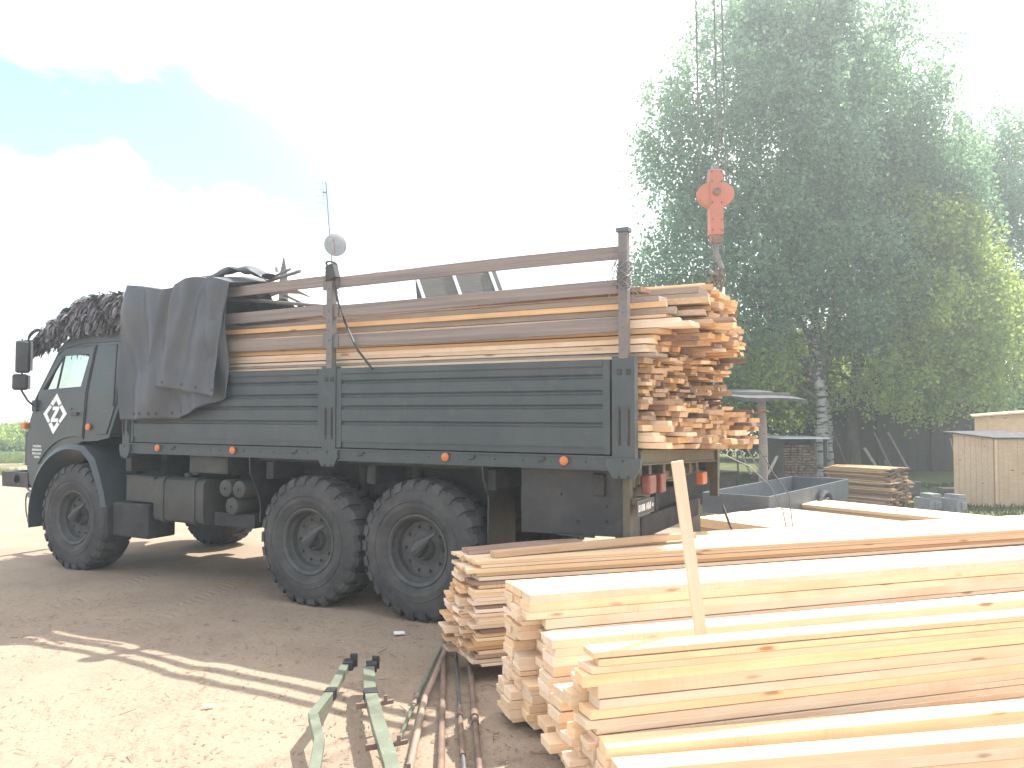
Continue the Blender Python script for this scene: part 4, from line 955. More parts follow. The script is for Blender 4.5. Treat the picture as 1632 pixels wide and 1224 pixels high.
# lower, wider stacks to the right of the truck
def wide(corner, dirv, L_, ncol, wd, top, th, nlay, where, group, side_sign, seed, m_='fresh'):
    rng = random.Random(seed); dv = Vector((*dirv, 0)).normalized(); cv = Vector((-dv.y, dv.x, 0)); yaw = math.atan2(dv.y, dv.x)
    for l in range(nlay):
        for c in range(ncol):
            p = Vector((*corner, top - th * (l + 1))) + cv * (c * wd) + dv * rng.uniform(-.05, .05)
            if l == 0 or (c == (0 if side_sign < 0 else ncol - 1)):
                plank(p, yaw, L_ + rng.uniform(-.1, .1), wd - .006, th - .003, M[m_ if rng.random() < .8 else 'orangewood'], ('bright board, %s from the left on top of %s' % (nth(c + 1) if c else 'first', where)) if l == 0 else ('bright side board, %s layer down in %s' % (nth(l + 1), where)), group, rng=rng)
            else: rest.add(p, yaw, L_, wd - .006, th - .003, 0, rng=rng)
wide((2.33, 10.15), (.60, -.80), 3.3, 9, .19, .56, .06, 4, 'the wide stack behind the truck tail', 'boards in the wide low stack behind the truck tail', -1, 41)
wide((3.95, 12.6), (.62, -.785), 4.0, 5, .16, .50, .05, 3, 'the low stack by the trailer', 'boards in the low stack in front of the trailer', -1, 43)
for k, (x0, y0, ln, h0) in enumerate(((2.75, 9.75, 1.7, .31), (4.1, 8.0, 1.7, .31), (4.5, 12.1, .8, .34), (5.9, 10.3, .8, .34))):
    yw = math.atan2(.60, .80) if k < 2 else math.atan2(.62, .785)
    plank(Vector((x0, y0, 0)), yw, ln, .12, h0, M['greywood'], 'thick bearer under the %s, %s one' % ('wide low stack behind the truck tail' if k < 2 else 'low stack in front of the trailer', 'left' if k % 2 == 0 else 'right'), 'bearers under the low stacks')
# weathered stack by the kennel and split wood rick far back: small in the photo
yw = math.atan2(.75, -.66)
for l in range(22):
    for c in range(5):
        a = prng.uniform(-.08, .08); dv = Vector((-.62, .78, 0)); cv = Vector((.78, .62, 0))
        p = Vector((7.28, 15.55, .04 + l * .034)) + cv * (c * .19) + dv * a
        if l > 13 and c == 4: continue
        rest.add(p + cv * .18, math.atan2(dv.y, dv.x), 1.25, .185, .026, 1 if prng.random() < .6 else 0, skew=.03)
for l in range(13):
    for c in range(9):
        rest.add(Vector((7.42 + c * .1, 21.6 + prng.uniform(-.05, .05), .1 + l * .07)), R(90) + prng.uniform(-.1, .1), 1.0, .09, .05, 1, skew=.02)
ro = rest.build('stacked_planks', [M['fresh_i'], M['grey_i'], M['bark']])
tag(ro, 'remaining rough planks inside the truck load and in the far weathered stacks', 'planks', None, 'stuff')

# ------------------------------------------------------------------ hoops and tubes on the ground
def rib_path(name, pts, wx, hz, m, label, bands=True, group=None):
    root = empty(name, pts[0]); tag(root, label, 'hoop', group); o0 = Vector(pts[0]); P_ = [Vector(p) - o0 for p in pts]
    mb = MB(); rings = []
    for i, p in enumerate(P_):
        d = (P_[min(i + 1, len(P_) - 1)] - P_[max(i - 1, 0)]).normalized(); sx = d.cross(Vector((0, 0, 1))).normalized(); up = sx.cross(d)
        rings.append([mb.bm.verts.new(p + sx * a * wx / 2 + up * b * hz / 2) for a, b in ((-1, -1), (1, -1), (1, 1), (-1, 1))])
    mb.loft(rings); mb.build('hoop_bar', m, root, bevel=.004)
    if bands:
        for t in (.05, .13):
            p = P_[0].lerp(P_[1], t * (P_[-1] - P_[0]).length / max(.01, (P_[1] - P_[0]).length)) if (P_[1] - P_[0]).length > .5 else P_[1].lerp(P_[2], t)
            d = (P_[1] - P_[0]).normalized(); q = MB(); rot = Matrix((d, Vector((0, 0, 1)).cross(d).normalized(), d.cross(Vector((0, 0, 1)).cross(d).normalized()))).transposed()
            q.obox(p, (.045, wx + .008, hz + .008), rot); q.build('black_band', M['black'], root)
    q = MB(); d = (P_[1] - P_[0]).normalized(); q.obox(P_[0] - d * .03 + Vector((.02, 0, .01)), (.09, .07, .06), Matrix.Rotation(math.atan2(d.y, d.x), 3, 'Z')); q.obox(P_[0] - d * .06 + Vector((.05, 0, .03)), (.05, .02, .09)); q.build('end_socket', M['black'], root, bevel=.006)
    return root, P_
r1, P1_ = rib_path('tarp_hoop', [(-1.12, 5.42, .17), (-1.10, 4.95, .17), (-1.125, 4.58, .16), (-1.01, 4.25, .15), (-.95, 3.9, .14), (-.84, 3.3, .12)], .055, .05, M['ghoop'], 'dented green metal hoop with a bent end and two black bands, left of the pair', group='green tarp hoops lying on the sand')
r2, P2_ = rib_path('tarp_hoop', [(-.955, 5.38, .17), (-.87, 4.95, .17), (-.73, 4.44, .16), (-.585, 3.95, .15), (-.46, 3.4, .14)], .075, .05, M['ghoop'], 'straight green metal hoop with clips on its side, right of the pair', group='green tarp hoops lying on the sand')
for k, t in enumerate(((1, .35), (2, .45), (3, .1))):
    i, s_ = t; p = P2_[i].lerp(P2_[i + 1], s_); q = MB(); q.obox(p + Vector((.075, .01, .0)), (.09, .018, .022), Matrix.Rotation(.5, 3, 'Z')); q.obox(p + Vector((.075, .01, .018)), (.02, .018, .05)); q.build('clip', M['rust'], r2); q = MB(); q.obox(p + Vector((-.06, -.01, -.01)), (.07, .018, .03), Matrix.Rotation(.4, 3, 'Z')); q.build('clip', M['rust'], r2)
rods = [([(-.53, 6.56), (-.62, 5.27), (-.65, 4.29), (-.66, 3.6)], .012, 'ghoop', 'thin pale-green rod with a ringed joint, leftmost of the five'), ([(-.48, 6.56), (-.56, 5.21), (-.53, 4.22), (-.5, 3.5)], .021, 'palepipe', 'thick dusty tube beside the thin green rod'),
        ([(-.54, 6.47), (-.42, 4.85), (-.37, 4.22), (-.33, 3.5)], .021, 'rust', 'rusty brown tube, middle one of the five'), ([(-.44, 6.3), (-.32, 4.95), (-.25, 4.22), (-.2, 3.5)], .013, 'steel', 'thin dark rod with a rusty sleeve, second from the plank piles'), ([(-.35, 6.39), (-.23, 4.95), (-.17, 4.22), (-.12, 3.5)], .018, 'rust', 'rusty tube nearest the plank piles')]
for k, (pts, r, m_, lab) in enumerate(rods):
    q = MB(); o0 = Vector((*pts[0], 0)); q.tube([Vector((x, y, r + .012 + .01 * (k % 2) + (.03 if i == 0 else 0))) - o0 for i, (x, y) in enumerate(pts)], r, 10)
    root = empty('metal_tube', o0); tag(root, lab + ', lying on the sand', 'tube', 'tubes lying on the sand'); q.build('shaft', M[m_], root, smooth=50)
    q = MB(); A_ = Vector((*pts[1], 0)); B_ = Vector((*pts[2], 0)); d = (B_ - A_).normalized(); p = A_ - o0 + Vector((0, 0, r + .015 + .01 * (k % 2)))
    if k in (0, 3, 4): q.tube([p - d * .04, p + d * .04], r * 1.45, 10); q.build('sleeve', M['rust' if k != 0 else 'palepipe'], root, smooth=50); q = MB(); q.tube([p + d * .1, p + d * (.6 if k == 3 else .14)], r * 1.35, 10); q.build('sleeve', M['rust' if k != 0 else 'palepipe'], root, smooth=50)

# ------------------------------------------------------------------ crane hook block over the load
hk = empty('crane_hook', (1.925, 7.5, 3.19)); tag(hk, 'orange crane hook block hanging on steel ropes above the truck load, slings on its hook', 'crane hook')
hz0 = 3.1
q = MB(); q.box(-.062, .062, -.065, .065, .36, .98); hbk = q.build('hook_block_body', M['crane'], hk, bevel=.012)
if 1:
    q = MB(); q.lathe([(0, -.048), (.13, -.05), (.172, -.04), (.172, -.02), (.16, -.01), (.16, .01), (.172, .02), (.172, .04), (.13, .05), (0, .048)], c=(0, 0, .76), n=36)
    for v in q.bm.verts: v.co.z = .76 + (v.co.z - .76) * (.62 if v.co.z > .76 else .84)
    q.build('sheave_cover', M['crane'], hk, smooth=40)
q = MB(); q.cyl((0, -.05, .93), (0, .05, .93), .055, n=20); q.box(-.03, .03, -.04, .04, .94, 1.03); q.build('top_shackle', M['steel'], hk)
q = MB()
for x in (-.045, .045):
    for z in (.40, .50, .66, .86, .95): q.cyl((x, -.063, z), (x, -.075, z), .009, n=8)
q.cyl((0, -.06, .76), (0, -.088, .76), .034, n=18); q.build('bolt', M['rust'], hk)
q = MB(); q.box(-.05, .05, -.05, .05, .28, .37); q.build('swivel', M['rust'], hk, bevel=.01)
q = MB(); pts = [Vector((.0, 0, .29)), Vector((0, 0, .2)), Vector((.03, 0, .12)), Vector((.055, 0, .05)), Vector((.02, 0, -.01)), Vector((-.04, 0, 0)), Vector((-.06, 0, .05))]; q.tube(pts, [.03, .026, .026, .028, .026, .02, .008], 12); q.build('hook', M['steel'], hk, smooth=50)
q = MB(); q.tube([(.04, -.05, .28), (.06, -.05, .2), (.06, -.05, .15), (.03, -.05, .12)], .008, 6); q.tube([(-.05, -.05, .28), (-.06, -.05, .2), (-.05, -.05, .12)], .006, 6); q.build('safety_latch', M['trailer'], hk)
q = MB()
for x, top in ((-.145, 30), (.03, 30), (.105, 30)): q.tube([(x, 0, .80 if x < 0 else .9), (x * (1 if x < 0 else .95) - .02, .6, 14)], .008, 6)
q.build('hoist_rope', M['rope'], hk)
q = MB(); rng = random.Random(9)
for k in range(6):
    s_ = rng.uniform(-1, 1); q.tube([(0 + .01 * s_, .0, .04), (.04 * s_ + .02, .03 * s_, -.02 - .02 * k), (.09 * s_, .04, -.08 - .01 * k), (.03 + .02 * s_, .02, -.05)], .007, 6)
for x in (-.05, -.015, .055): q.tube([(0, 0, .03), (x * 1.6, .0, -.03), (x * 1.1, 0, -.12), (x, 0, -.16)], .009, 6)
q.build('sling_rope', M['rust'], hk, smooth=60)
q = MB()
for x, r_ in ((-.052, .05), (-.01, -.08), (.07, .04)): q.obox((x, 0, -.175), (.024, .02, .085), Matrix.Rotation(r_, 3, 'Y'))
q.build('sling_ferrule', M['white'], hk, bevel=.004)
# steel slings hanging out of the load at the tail
def strap(pts, label, r=.006):
    o0 = Vector(pts[0]); q = MB(); q.tube([Vector(p) - o0 for p in pts], r, 6); o = q.build('sling', M['rope'], smooth=60); o.location = o0; tag(o, label, 'sling')
strap([(2.25, 8.4, 1.42), (2.45, 8.25, 1.32), (2.62, 8.1, 1.12), (2.70, 8.0, .9), (2.72, 7.9, .62)], 'bent steel sling wire hanging from the right corner of the truck tail')
strap([(2.52, 8.15, 1.50), (2.62, 8.1, 1.3), (2.78, 8.05, 1.05), (2.80, 8.0, .7), (2.9, 7.9, .6)], 'straight steel sling wire hanging from the plank ends beside the bent one')
strap([(2.10, 8.0, .95), (2.14, 7.9, .78), (2.2, 7.8, .6)], 'dark loose wire below the right tail lamp of the truck', .012)

# ------------------------------------------------------------------ trees
def leafcloud(rng, blobs, nst, size, hang=1.0, per=16):
    """drooping strings of small leaf faces spread through ellipsoid blobs"""
    # each blob breaks up into clumps with air between them
    sub = []
    for (x, y, z, a, b, c) in blobs:
        nsb = int(10 + 5 * a * c)
        for _ in range(nsb):
            d = rng.normal(size=3); d /= np.linalg.norm(d); q = rng.uniform(.45, 1.02); f = rng.uniform(.22, .42)
            sub.append((x + d[0] * a * q, y + d[1] * b * q, z + d[2] * c * q, a * f, b * f, c * f * .8))
    blobs = sub
    bw_ = np.array([b[3] * b[4] * b[5] for b in blobs]) ** .7; bw_ /= bw_.sum()
    ids = rng.choice(len(blobs), nst, p=bw_)
    B = np.array(blobs)[ids]
    d = rng.normal(size=(nst, 3)); d /= np.linalg.norm(d, axis=1)[:, None]
    rr = rng.uniform(.15, 1, nst) ** .45 * (1 + .10 * rng.normal(size=nst))
    # lumpy surface: some directions bulge
    bul = 1 + .22 * np.sin(d[:, 0] * 5 + ids * 1.7) * np.cos(d[:, 2] * 6 + ids) 
    st = B[:, :3] + d * B[:, 3:6] * (rr * bul)[:, None]
    ln = rng.uniform(.35, 1.3, nst) * hang
    out = d * .35 * rng.uniform(.3, 1, nst)[:, None]; out[:, 2] = np.abs(out[:, 2]) * .3
    t = np.tile(np.linspace(0, 1, per), (nst, 1)) + rng.uniform(-.04, .04, (nst, per))
    P = st[:, None, :] + out[:, None, :] * t[..., None] * 1.5
    P[..., 2] -= ln[:, None] * t ** 1.6
    P += rng.normal(size=P.shape) * .085
    P = P.reshape(-1, 3); n = len(P)
    a = rng.normal(size=(n, 3)); a[:, 2] -= .7; a /= np.linalg.norm(a, axis=1)[:, None]
    b = np.cross(a, rng.normal(size=(n, 3))); b /= np.linalg.norm(b, axis=1)[:, None]
    s = size * rng.uniform(.6, 1.3, n)[:, None]
    V = np.stack([P, P + a * s * .5 + b * s * .36, P + a * s, P + a * s * .5 - b * s * .36], 1).reshape(-1, 3)
    F = np.arange(n * 4).reshape(n, 4)
    return V, F
def limb(mb, p0, p1, r0, r1, rng, n=6, wob=.12, sides=8):
    p0, p1 = Vector(p0), Vector(p1); pts = []; rs = []
    for i in range(n + 1):
        t = i / n; p = p0.lerp(p1, t) + Vector((rng.uniform(-1, 1), rng.uniform(-1, 1), 0)) * wob * math.sin(t * 3.14) ; p.z += .18 * (p1 - p0).length * t * (1 - t) * (1 if abs(p1.x - p0.x) > .6 else 0)
        pts.append(p); rs.append(lerp(r0, r1, t))
    mb.tube(pts, rs, sides); return pts
def tree(name, loc, trunk, r0, blobs, nst, size, leaf, bark, label, cat, group=None, seed=1, hang=1.0, limbs=10, per=16, r1=.05, branches_m=None):
    rng = random.Random(seed); root = empty(name, loc); tag(root, label, cat, group); L0 = Vector(loc)
    tb = MB(); pts = [Vector(p) - L0 for p in trunk]
    fine = []; rs = []
    for i in range(len(pts) - 1):
        for k in range(4): fine.append(pts[i].lerp(pts[i + 1], k / 4) + Vector((rng.uniform(-1, 1), rng.uniform(-1, 1), 0)) * .03)
    fine.append(pts[-1]); nf = len(fine)
    for i in range(nf): rs.append(lerp(r0, r1, (i / (nf - 1)) ** .9) * (1.35 if i == 0 else 1))
    tb.tube(fine, rs, 14); tb.build('trunk', M[bark], root, smooth=60)
    lb = MB()
    for k in range(limbs):
        b = blobs[k % len(blobs)]; i = int(nf * rng.uniform(.3, .85)); tgt = Vector(b[:3]) - L0 + Vector((rng.uniform(-.5, .5) * b[3], rng.uniform(-.5, .5) * b[4], rng.uniform(-.1, .7) * b[5]))
        i = min(i, nf - 2)
        while fine[i].z > tgt.z - .2 and i > 1: i -= 1
        pp = limb(lb, fine[i], tgt, rs[i] * .5, .015, rng, 7, .25)
        for j in (3, 4, 5, 6):
            q = pp[j]; limb(lb, q, q + Vector((rng.uniform(-1, 1), rng.uniform(-1, 1), rng.uniform(.2, 1.1))) * rng.uniform(.7, 1.4), .02, .006, rng, 3, .08, 5)
    if limbs: lb.build('branches', M[branches_m or 'darkbark'], root, smooth=60)
    nr = np.random.default_rng(seed); V, F = leafcloud(nr, [(b[0] - L0.x, b[1] - L0.y, b[2] - L0.z, b[3], b[4], b[5]) for b in blobs], nst, size, hang, per)
    k = V.reshape(-1, 4, 3)[:, :, 2].min(1) > .15 - L0.z * 0; F = F[k]
    rawmesh('crown', V, F, M[leaf], root)
    return root
YT = 23
tree('birch_tree', (8.75, 23, -.03), [(8.75, 23, -.03), (8.95, 23, 1.2), (8.8, 23.0, 3.2), (8.7, 23.1, 6), (8.4, 23.2, 9.5), (8.2, 23.2, 13.6)], .21,
     [(4.9, 22.6, 10.6, 1.4, 1.5, 1.4), (4.4, 22.8, 8.9, .95, 1.3, 1.3), (4.8, 22.6, 6.0, 1.75, 1.8, 1.5), (3.7, 22.6, 5.2, .9, 1.2, 1.0), (5.9, 22.8, 8.3, 1.5, 1.8, 1.8), (6.6, 23, 4.9, 2.1, 2, 1.9), (7.2, 23, 12.4, 2.0, 2, 2.0), (8.3, 23, 14.2, 2.0, 2, 1.9), (7.8, 22.6, 10.2, 2.5, 2, 2.5), (8.0, 22.4, 7.2, 2.6, 1.9, 2.3), (5.1, 22.8, 4.0, 1.3, 1.5, .9), (6.4, 23.4, 3.0, 1.4, 1, .8), (3.2, 22.8, 4.4, 1.0, 1.2, .9), (9.2, 21.8, 5.0, 1.6, .7, 1.1)],
     7600, .115, 'birchleaf', 'birchbark', 'tall birch with a white black-flecked trunk, drooping leafy boughs reaching left behind the hook', 'tree', None, 3, 1.15, 20)
tree('birch_tree', (9.28, 23.4, -.06), [(9.28, 23.4, -.06), (9.25, 23.4, 1.2), (9.15, 23.5, 3.0), (9.9, 23.7, 7), (10.3, 23.8, 13.2)], .15,
     [(10.1, 23.6, 13.4, 2.1, 2, 1.9), (11.3, 23.8, 11.8, 1.7, 1.8, 1.7), (10.4, 23.6, 9.9, 2.4, 2, 2.3), (11.9, 23.6, 9.0, 1.7, 1.8, 2.0), (10.2, 23.2, 6.8, 2.4, 2, 2.3), (12.6, 23.6, 10.2, 1.2, 1.5, 1.5), (13.2, 23.6, 8.2, 1.2, 1.5, 1.5)],
     5200, .115, 'birchleaf', 'birchbark', 'slimmer birch trunk close on the right of the tall birch', 'tree', None, 5, 1.1, 12)
tree('leafy_tree', (10.25, 24, -.1), [(10.25, 24, -.1), (10.2, 24, 2), (10.6, 24, 5), (11.5, 24, 8)], .2,
     [(12.2, 23.6, 7.2, 1.8, 1.8, 1.9), (13.2, 23.6, 5.6, 1.6, 1.7, 1.6), (11.8, 23.2, 4.5, 2.2, 1.8, 1.7), (9.9, 24.9, 3.8, 2.4, 1.2, 1.4), (7.4, 25.5, 3.6, 2.2, 1.2, 1.5), (13.6, 23.4, 3.5, 1.5, 1.5, 1.3), (10.9, 22.3, 2.9, 1.3, .8, .9), (12.2, 22.4, 2.7, 1.0, .8, .7), (9.3, 25.2, 2.6, 1.3, .8, .8), (7.6, 22.2, 3.3, 1.0, .8, .9)],
     6600, .12, 'brightleaf', 'darkbark', 'dark-trunked leafy tree right of the two birches with sunlit outer leaves', 'tree', None, 7, .8, 10)
tree('leafy_tree', (16.2, 28, -.1), [(16.2, 28, -.1), (16.3, 28, 4), (16.8, 28, 11)], .2,
     [(17.0, 28, 11.4, 1.7, 1.5, 1.7), (16.6, 28, 8.8, 1.5, 1.5, 1.5), (18.2, 28, 9.8, 2, 1.6, 2.2), (17.4, 28, 6.2, 2.0, 1.6, 1.6), (18.2, 27.6, 3.4, 2.2, 1.6, 1.7)],
     2600, .125, 'birchleaf', 'darkbark', 'thin open-crowned tree at the far right edge behind the others', 'tree', None, 9, 1.0, 12)
for i, (x, y, h, r_, lab) in enumerate(((6.0, 33, 4.2, 3.2, 'dark bushy tree behind the shelter post'), (12, 32, 5.2, 3.4, 'dark bushy tree behind the wooden barn'), (18.0, 31, 3.4, 2.4, 'dark bushy tree behind the pale box at the right edge'), (2.2, 36, 3.4, 2.6, 'low bushy tree far behind the tail of the truck'))):
    tree('bushy_tree', (x, y, -.1), [(x, y, -.1), (x, y, h * .5)], .16, [(x, y, h * .55, r_, 1.6, h * .5), (x - r_ * .6, y, h * .4, r_ * .6, 1.4, h * .38), (x + r_ * .7, y, h * .45, r_ * .6, 1.4, h * .42)], 2000, .17, 'darkleaf', 'darkbark', lab, 'tree', None, 20 + i, .6, 3)
rngT = random.Random(77)
tl = [(-43, 50), (-39.5, 47), (-36, 49.5), (-32.5, 46), (-29.5, 44.5), (-31, 49), (-26.5, 46), (-23, 48), (-27, 53), (-40, 80), (-34, 86), (-27, 82), (-20, 88), (-12, 84), (-4, 89), (24, 60), (31, 56), (38, 62)]
for i, (x, y) in enumerate(tl):
    z0 = gz(x, y) - .2; h = (rngT.uniform(3.2, 4.4) + (.5 if i % 3 == 0 else 0)) * (.56 if i < 9 else 1); r_ = rngT.uniform(2.6, 3.8) * (.62 if i < 9 else 1)
    tree('far_tree', (x, y, z0), [(x, y, z0), (x, y, z0 + h * .6)], .18, [(x, y, z0 + h * .5, r_, r_ * .7, h * .47), (x - r_ * .5, y, z0 + h * .38, r_ * .7, r_ * .5, h * .36)], 420 if i > 8 else 900, .42 if i > 8 else .2, 'brightleaf', 'darkbark',
         'far round-topped tree, %s from the left in the treeline across the field' % (nth(i + 1) if i else 'first'), 'tree', 'trees of the treeline across the field', 50 + i, .5, 0, per=12)
# grass tufts
def grass(name, regions, n, h, label, seed, m='grassblade'):
    r = np.random.default_rng(seed); P = []
    for (x0, x1, y0, y1, z) in regions:
        k = int(n * (x1 - x0) * (y1 - y0) / sum((a[1] - a[0]) * (a[3] - a[2]) for a in regions)); p = np.stack([r.uniform(x0, x1, k), r.uniform(y0, y1, k), np.full(k, z)], 1); P.append(p)
    P = np.concatenate(P); n = len(P); keep = np.array([noise.noise(Vector((p[0] * .5, p[1] * .5, 7))) > -.25 for p in P]); P = P[keep]; n = len(P)
    a = r.uniform(0, 6.28, n); b = np.stack([np.cos(a), np.sin(a), np.zeros(n)], 1) * .012 * (1 + h * 3); t = np.stack([r.normal(size=n) * .35, r.normal(size=n) * .35, np.ones(n)], 1) * (h * r.uniform(.4, 1.2, n))[:, None]
    V = np.stack([P - b, P + b, P + t], 1).reshape(-1, 3); o = rawmesh(name, V, np.arange(n * 3).reshape(n, 3), M[m]); tag(o, label, 'grass', None, 'stuff')
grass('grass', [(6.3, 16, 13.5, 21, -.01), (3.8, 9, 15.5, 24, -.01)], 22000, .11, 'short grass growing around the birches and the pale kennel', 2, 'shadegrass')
grass('field_grass', [(-32, -14, 28.5, 36, -.01), (-25, -14, 23.9, 25.4, -.01)], 30000, .2, 'bright green grass of the field beyond the sandy yard', 3)

# ------------------------------------------------------------------ buildings and things behind
def boards_wall(mb, x0, x1, y, z0, z1, wd, rng, th=.02, vert=True):
    a = x0
    while a < x1 - .005:
        b = min(a + wd, x1); j = rng.uniform(0, .006); mb.box(a, b - .004, y - th - j, y - j * 0, z0 + rng.uniform(0, .01), z1); a = b
# kennel
kn = empty('kennel', (9.56, 15.9, 0), R(2)); tag(kn, 'small pale board-clad kennel with a sloping grey roof on the grass at the right edge', 'kennel')
def pshed(root, w_left, d_left, w_right, h0, h1, wallm, rng):
    """corner at the origin; left face runs back-left, right face to the right"""
    dl = Vector((-.80, .60, 0)) * 1; dr = Vector((.97, .24, 0)).normalized()
    return dl, dr
rng = random.Random(2)
dl = Vector((-.56, .42, 0)); DLn = dl.length; dlu = dl.normalized(); dr = Vector((.985, .17, 0)).normalized(); WR = 1.35
def wallpanel(name, p0, du, ln, h0, h1, wd, m, parent, rng, th=.022):
    q = MB(); n = int(round(ln / wd)); nrm = Vector((du.y, -du.x, 0))
    for i in range(n):
        a, b = i * ln / n, (i + 1) * ln / n - .004; za, zb = lerp(h0, h1, a / ln), lerp(h0, h1, b / ln); off = rng.uniform(0, .004)
        A, B = Vector(p0) + du * a + nrm * off, Vector(p0) + du * b + nrm * off
        v = [q.bm.verts.new(x) for x in (A, B, B + Vector((0, 0, zb)), A + Vector((0, 0, za)), A - nrm * th, B - nrm * th, B - nrm * th + Vector((0, 0, zb)), A - nrm * th + Vector((0, 0, za)))]
        for f in ((0, 1, 2, 3), (7, 6, 5, 4), (0, 4, 5, 1), (3, 2, 6, 7), (0, 3, 7, 4), (1, 5, 6, 2)): q.bm.faces.new([v[k] for k in f])
    return q.build(name, m, parent)
wallpanel('wall', dlu * DLn, -dlu, DLn, 1.46, 1.36, .1, M['shed'], kn, rng); wallpanel('wall', (.003, -.003, 0), dr, WR, 1.34, 1.34, .115, M['shed'], kn, rng)
wallpanel('wall', dlu * DLn + dr * WR, -dr, WR, 1.46, 1.46, .115, M['shed'], kn, rng); wallpanel('wall', dr * WR, dlu, DLn, 1.36, 1.46, .1, M['shed'], kn, rng)
q = MB(); e0 = -dlu * .07 - dr * .05; pts = [e0 + Vector((0, 0, 1.355)), -dlu * .07 + dr * (WR + .06) + Vector((0, 0, 1.355)), dlu * (DLn + .1) + dr * (WR + .06) + Vector((0, 0, 1.475)), dlu * (DLn + .1) - dr * .12 + Vector((0, 0, 1.475))]
lo = [q.bm.verts.new(p) for p in pts]; hi = [q.bm.verts.new(p + Vector((0, 0, .022))) for p in pts]
q.bm.faces.new(lo[::-1]); q.bm.faces.new(hi)
for i in range(4): q.bm.faces.new((lo[i], lo[(i + 1) % 4], hi[(i + 1) % 4], hi[i]))
q.build('roof', M['roofdark'], kn)
q = MB(); q.obox(dr * .03 + Vector((0, -.03, .67)), (.05, .02, 1.34)); q.build('corner_trim', M['shed'], kn)
# pale box behind it
bxr = empty('board_booth', (10.42, 18.0, 0), R(0)); tag(bxr, 'larger pale wooden booth with a rising roof edge, behind the kennel', 'booth')
wallpanel('wall', (0, 0, 0), Vector((1, .12, 0)).normalized(), 3.2, 1.76, 1.99, .15, M['shed'], bxr, rng); wallpanel('wall', Vector((.9, 1.5, 0)), Vector((-.9, -1.5, 0)).normalized(), 1.74, 1.80, 1.76, .15, M['shed'], bxr, rng)
q = MB(); pr_ = [(-.12, -.1, 1.765), (3.3, .3, 2.0), (4.1, 1.7, 2.03), (.8, 1.6, 1.80)]; lo = [q.bm.verts.new(a) for a in pr_]; hi = [q.bm.verts.new((a, b, c + .035)) for a, b, c in pr_]; q.bm.faces.new(lo[::-1]); q.bm.faces.new(hi)
for i in range(4): q.bm.faces.new((lo[i], lo[(i + 1) % 4], hi[(i + 1) % 4], hi[i]))
q.build('roof', M['shed'], bxr)
# dark barn under the trees
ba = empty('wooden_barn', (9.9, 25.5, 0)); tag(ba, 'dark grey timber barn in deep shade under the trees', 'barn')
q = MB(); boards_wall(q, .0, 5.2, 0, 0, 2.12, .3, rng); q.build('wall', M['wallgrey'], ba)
q = MB(); q.box(-.3, 5.5, -.35, 3, 2.25, 2.32); 
for v in q.bm.verts:
    if v.co.y < 0: v.co.z -= .15
q.build('roof', M['roofdark'], ba)
q = MB()
for k in range(6): q.box(0, 5.2, -.055 - .012 * (k % 2), -.026, 1.60 + k * .105, 1.70 + k * .105)
q.build('upper_boards', M['wallgrey'], ba)
for x in (0.0, 1.7, 3.4, 5.15):
    q = MB(); q.box(x, x + .12, -.12, -.04, 0, 2.1); q.build('post', M['wallgrey'], ba)
for x, s_ in ((1.5, .14), (1.9, .22)):
    q = MB(); q.tube([(x + 9.0, 23.2, 1.3), (x + 9.0 + s_ + .25, 23.0, .25)], .03, 6); o = q.build('leaning_pole', M['greywood']); tag(o, 'bare pole leaning against the dark barn, %s one' % ('left' if x < 1.6 else 'right'), 'pole', 'poles leaning against the barn')
# wood rick roof
rk = empty('woodshed', (7.2, 21.4, 0)); tag(rk, 'open woodshed with a light metal roof edge left of the birch trunk', 'woodshed')
q = MB(); q.box(-.1, 1.25, -.15, 1.5, 1.17, 1.21); q.build('roof', M['paleroof'], rk)
for bq, nm in (((-.05, .12, .15, 1.2), 'wall'), ((1.15, 1.22, .0, .08), 'post'), ((.13, 1.15, 1.3, 1.36), 'wall')):
    q = MB(); q.box(*bq, 0, 1.15); q.build(nm, M['wallgrey'], rk)
# shelter with one post
shl = empty('shelter', (4.62, 15, 0)); tag(shl, 'open shelter with a dark sagging roof on a grey post behind the truck load', 'shelter')
q = MB(); rings = []
for i in range(9):
    t = i / 8; x = lerp(-1.6, .60, t); zz = 2.42 - .14 * t + .02 * math.sin(t * 9); rings.append([q.bm.verts.new(p) for p in ((x, -.9, zz - .24 - .03 * math.sin(t * 14)), (x, -.9, zz - .19), (x, 1.2, zz + .02), (x, 1.2, zz - .05))])
q.loft(rings); q.build('roof', M['roofdark'], shl)
q = MB(); q.tube([(.0, -.2, 0), (.03, -.2, 1.1), (.0, -.2, 2.25)], [.085, .08, .075], 10); q.build('post', M['greywood'], shl, smooth=50)
q = MB(); q.tube([(-1.5, 1.0, 0), (-1.5, 1.0, 2.3)], .07, 8); q.build('post', M['greywood'], shl, smooth=50)
q = MB(); q.box(-1.6, .5, -.3, -.18, 2.16, 2.25); q.build('beam', M['post'], shl)
